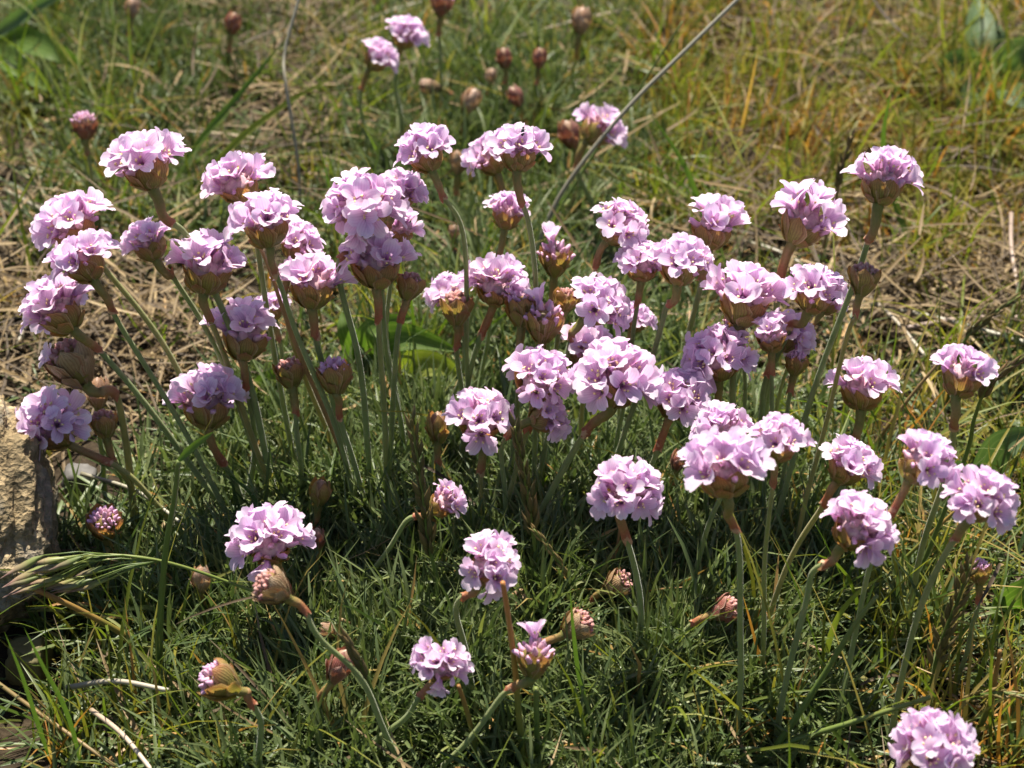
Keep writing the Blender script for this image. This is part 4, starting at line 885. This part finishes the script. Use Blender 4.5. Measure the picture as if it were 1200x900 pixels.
# straws lying about
def straw(a, b, z0, z1, r0, mat, label, mid=None):
    p, q = on_z(*a, z0), on_z(*b, z1); m_ = (p + q) / 2 + Vector((rd.uniform(-.002, .002), rd.uniform(-.002, .002), .0015))
    return culm('dry_straw', [p, m_, q], r0, r0 * .8, mat, label, 'straw', 'single straws lying on the ground', 'stalk')
straw((78, 806), (197, 809), .016, .020, .0009, 'culm_dry', 'short pale straw lying level under the bent yellow stalk')
straw((107, 832), (178, 903), .018, .020, .0008, 'culm_dry', 'pale straw slanting through the shaded grass by the pebble')
straw((-10, 795), (135, 898), .016, .014, .0007, 'culm_brown', 'long brown straw crossing the dark shade under the rock')
straw((990, 352), (1210, 404), .006, .010, .0014, 'culm_dry', 'thick bleached straw lying across bare ground behind the half open heads')
straw((1015, 345), (1085, 418), .012, .010, .0009, 'culm_dry', 'bleached straw crossing the thick one at an angle')
straw((1060, 385), (1200, 372), .010, .008, .0011, 'culm_grey', 'greyish straw beneath the thick bleached one')
straw((872, 283), (945, 312), .010, .008, .0010, 'culm_dry', 'pale straw behind the slanted copper cup')
straw((5, 222), (118, 300), .010, .012, .0009, 'culm_dry', 'dry straw behind the outermost pale head')
straw((20, 405), (60, 330), .006, .014, .0010, 'culm_dry', 'leaning tan straw above the rock')
straw((140, 455), (300, 460), .010, .010, .0008, 'culm_brown', 'dark straw running behind the flat topped head')
straw((95, 555), (215, 615), .020, .014, .0008, 'culm_dry', 'straw beside the stem of the head overhanging the rock')
straw((395, 40), (500, 0), .010, .012, .0009, 'culm_dry', 'pale straw lying at the far back behind the two small heads')
straw((1185, 250), (1194, 345), .02, .01, .0010, 'culm_grey', 'grey straw standing at the edge of the bare ground')
straw((600, 45), (740, 10), .010, .014, .0008, 'culm_dry', 'bleached straw arched behind the crimson buds')

# ------------------------------------------------------------------ broad leaved plants
def leafplant(base, leaves, mat, label, group='broad leaved weeds in the turf'):
    root = bpy.data.objects.new('broadleaf_plant', None); COL.objects.link(root); root.location = base; tag(root, label, 'plant', group)
    for pts, wid in leaves: strap(root, [base] + pts if (pts[0] - base).length > .002 else pts, wid, mat, 'leaf', None, .35)
def lp(lst, z): return [on_z(x, y, zz) for (x, y), zz in zip(lst, z)]
b = G(452, 452)
leafplant(b, [(lp([(480, 430), (515, 428), (542, 440)], [.022, .026, .020]), .011), ], 'yellow_leaf', 'yellow green broad leaf lying behind the tall straight stems')
b = G(425, 440)
leafplant(b, [(lp([(445, 405), (480, 395), (540, 412)], [.022, .028, .022]), .013), (lp([(430, 400), (450, 380), (490, 372)], [.026, .030, .03]), .010), (lp([(415, 410), (405, 385), (400, 365)], [.02, .03, .034]), .009), (lp([(440, 425), (480, 422), (520, 425)], [.015, .016, .012]), .012)], 'broad_leaf', 'cluster of ribbed green leaves behind the green cup stem')
b = G(300, 480)
leafplant(b, [(lp([(310, 462), (325, 448), (345, 455)], [.014, .018, .014]), .013), (lp([(290, 470), (275, 462), (262, 470)], [.012, .015, .012]), .008)], 'broad_leaf', 'rounded green leaf under the pinkish brown bud')
b = G(-15, 45)
leafplant(b, [(lp([(20, 45), (60, 58), (108, 84)], [.020, .026, .012]), .014), (lp([(10, 70), (40, 90), (60, 110)], [.012, .014, .01]), .012)], 'broad_leaf', 'long glossy green leaf on the grass at the back')
b = G(-20, 40)
leafplant(b, [([on_z(10, 28, .03), on_z(40, 10, .04), on_z(80, -10, .05)], .008)], 'blue_leaf', 'dark upright blade crossing above the long glossy leaf')
b = G(1165, 85)
leafplant(b, [(lp([(1158, 55), (1150, 25), (1145, -5)], [.018, .026, .03]), .022), (lp([(1190, 70), (1215, 60), (1240, 60)], [.016, .02, .018]), .02), (lp([(1140, 80), (1115, 75), (1095, 82)], [.014, .018, .012]), .018),
               (lp([(1175, 100), (1195, 112), (1225, 120)], [.012, .014, .01]), .016), (lp([(1150, 100), (1135, 112), (1120, 125)], [.012, .013, .008]), .014)], 'blue_leaf', 'rosette of large grey green leaves at the far corner')
b = G(1150, 570)
leafplant(b, [(lp([(1165, 535), (1190, 515), (1225, 505)], [.018, .024, .02]), .012), (lp([(1130, 556), (1105, 548), (1080, 546)], [.014, .016, .01]), .007)], 'blue_leaf', 'grey green strap leaf behind the slanting head')
b = G(1190, 730)
leafplant(b, [(lp([(1180, 712), (1205, 690), (1240, 670)], [.014, .022, .02]), .010)], 'broad_leaf', 'bright green strap leaf beyond the fuzzy spike')

if __name__ == '__main__':
    for s_ in SIZES: print('SIZE', s_)
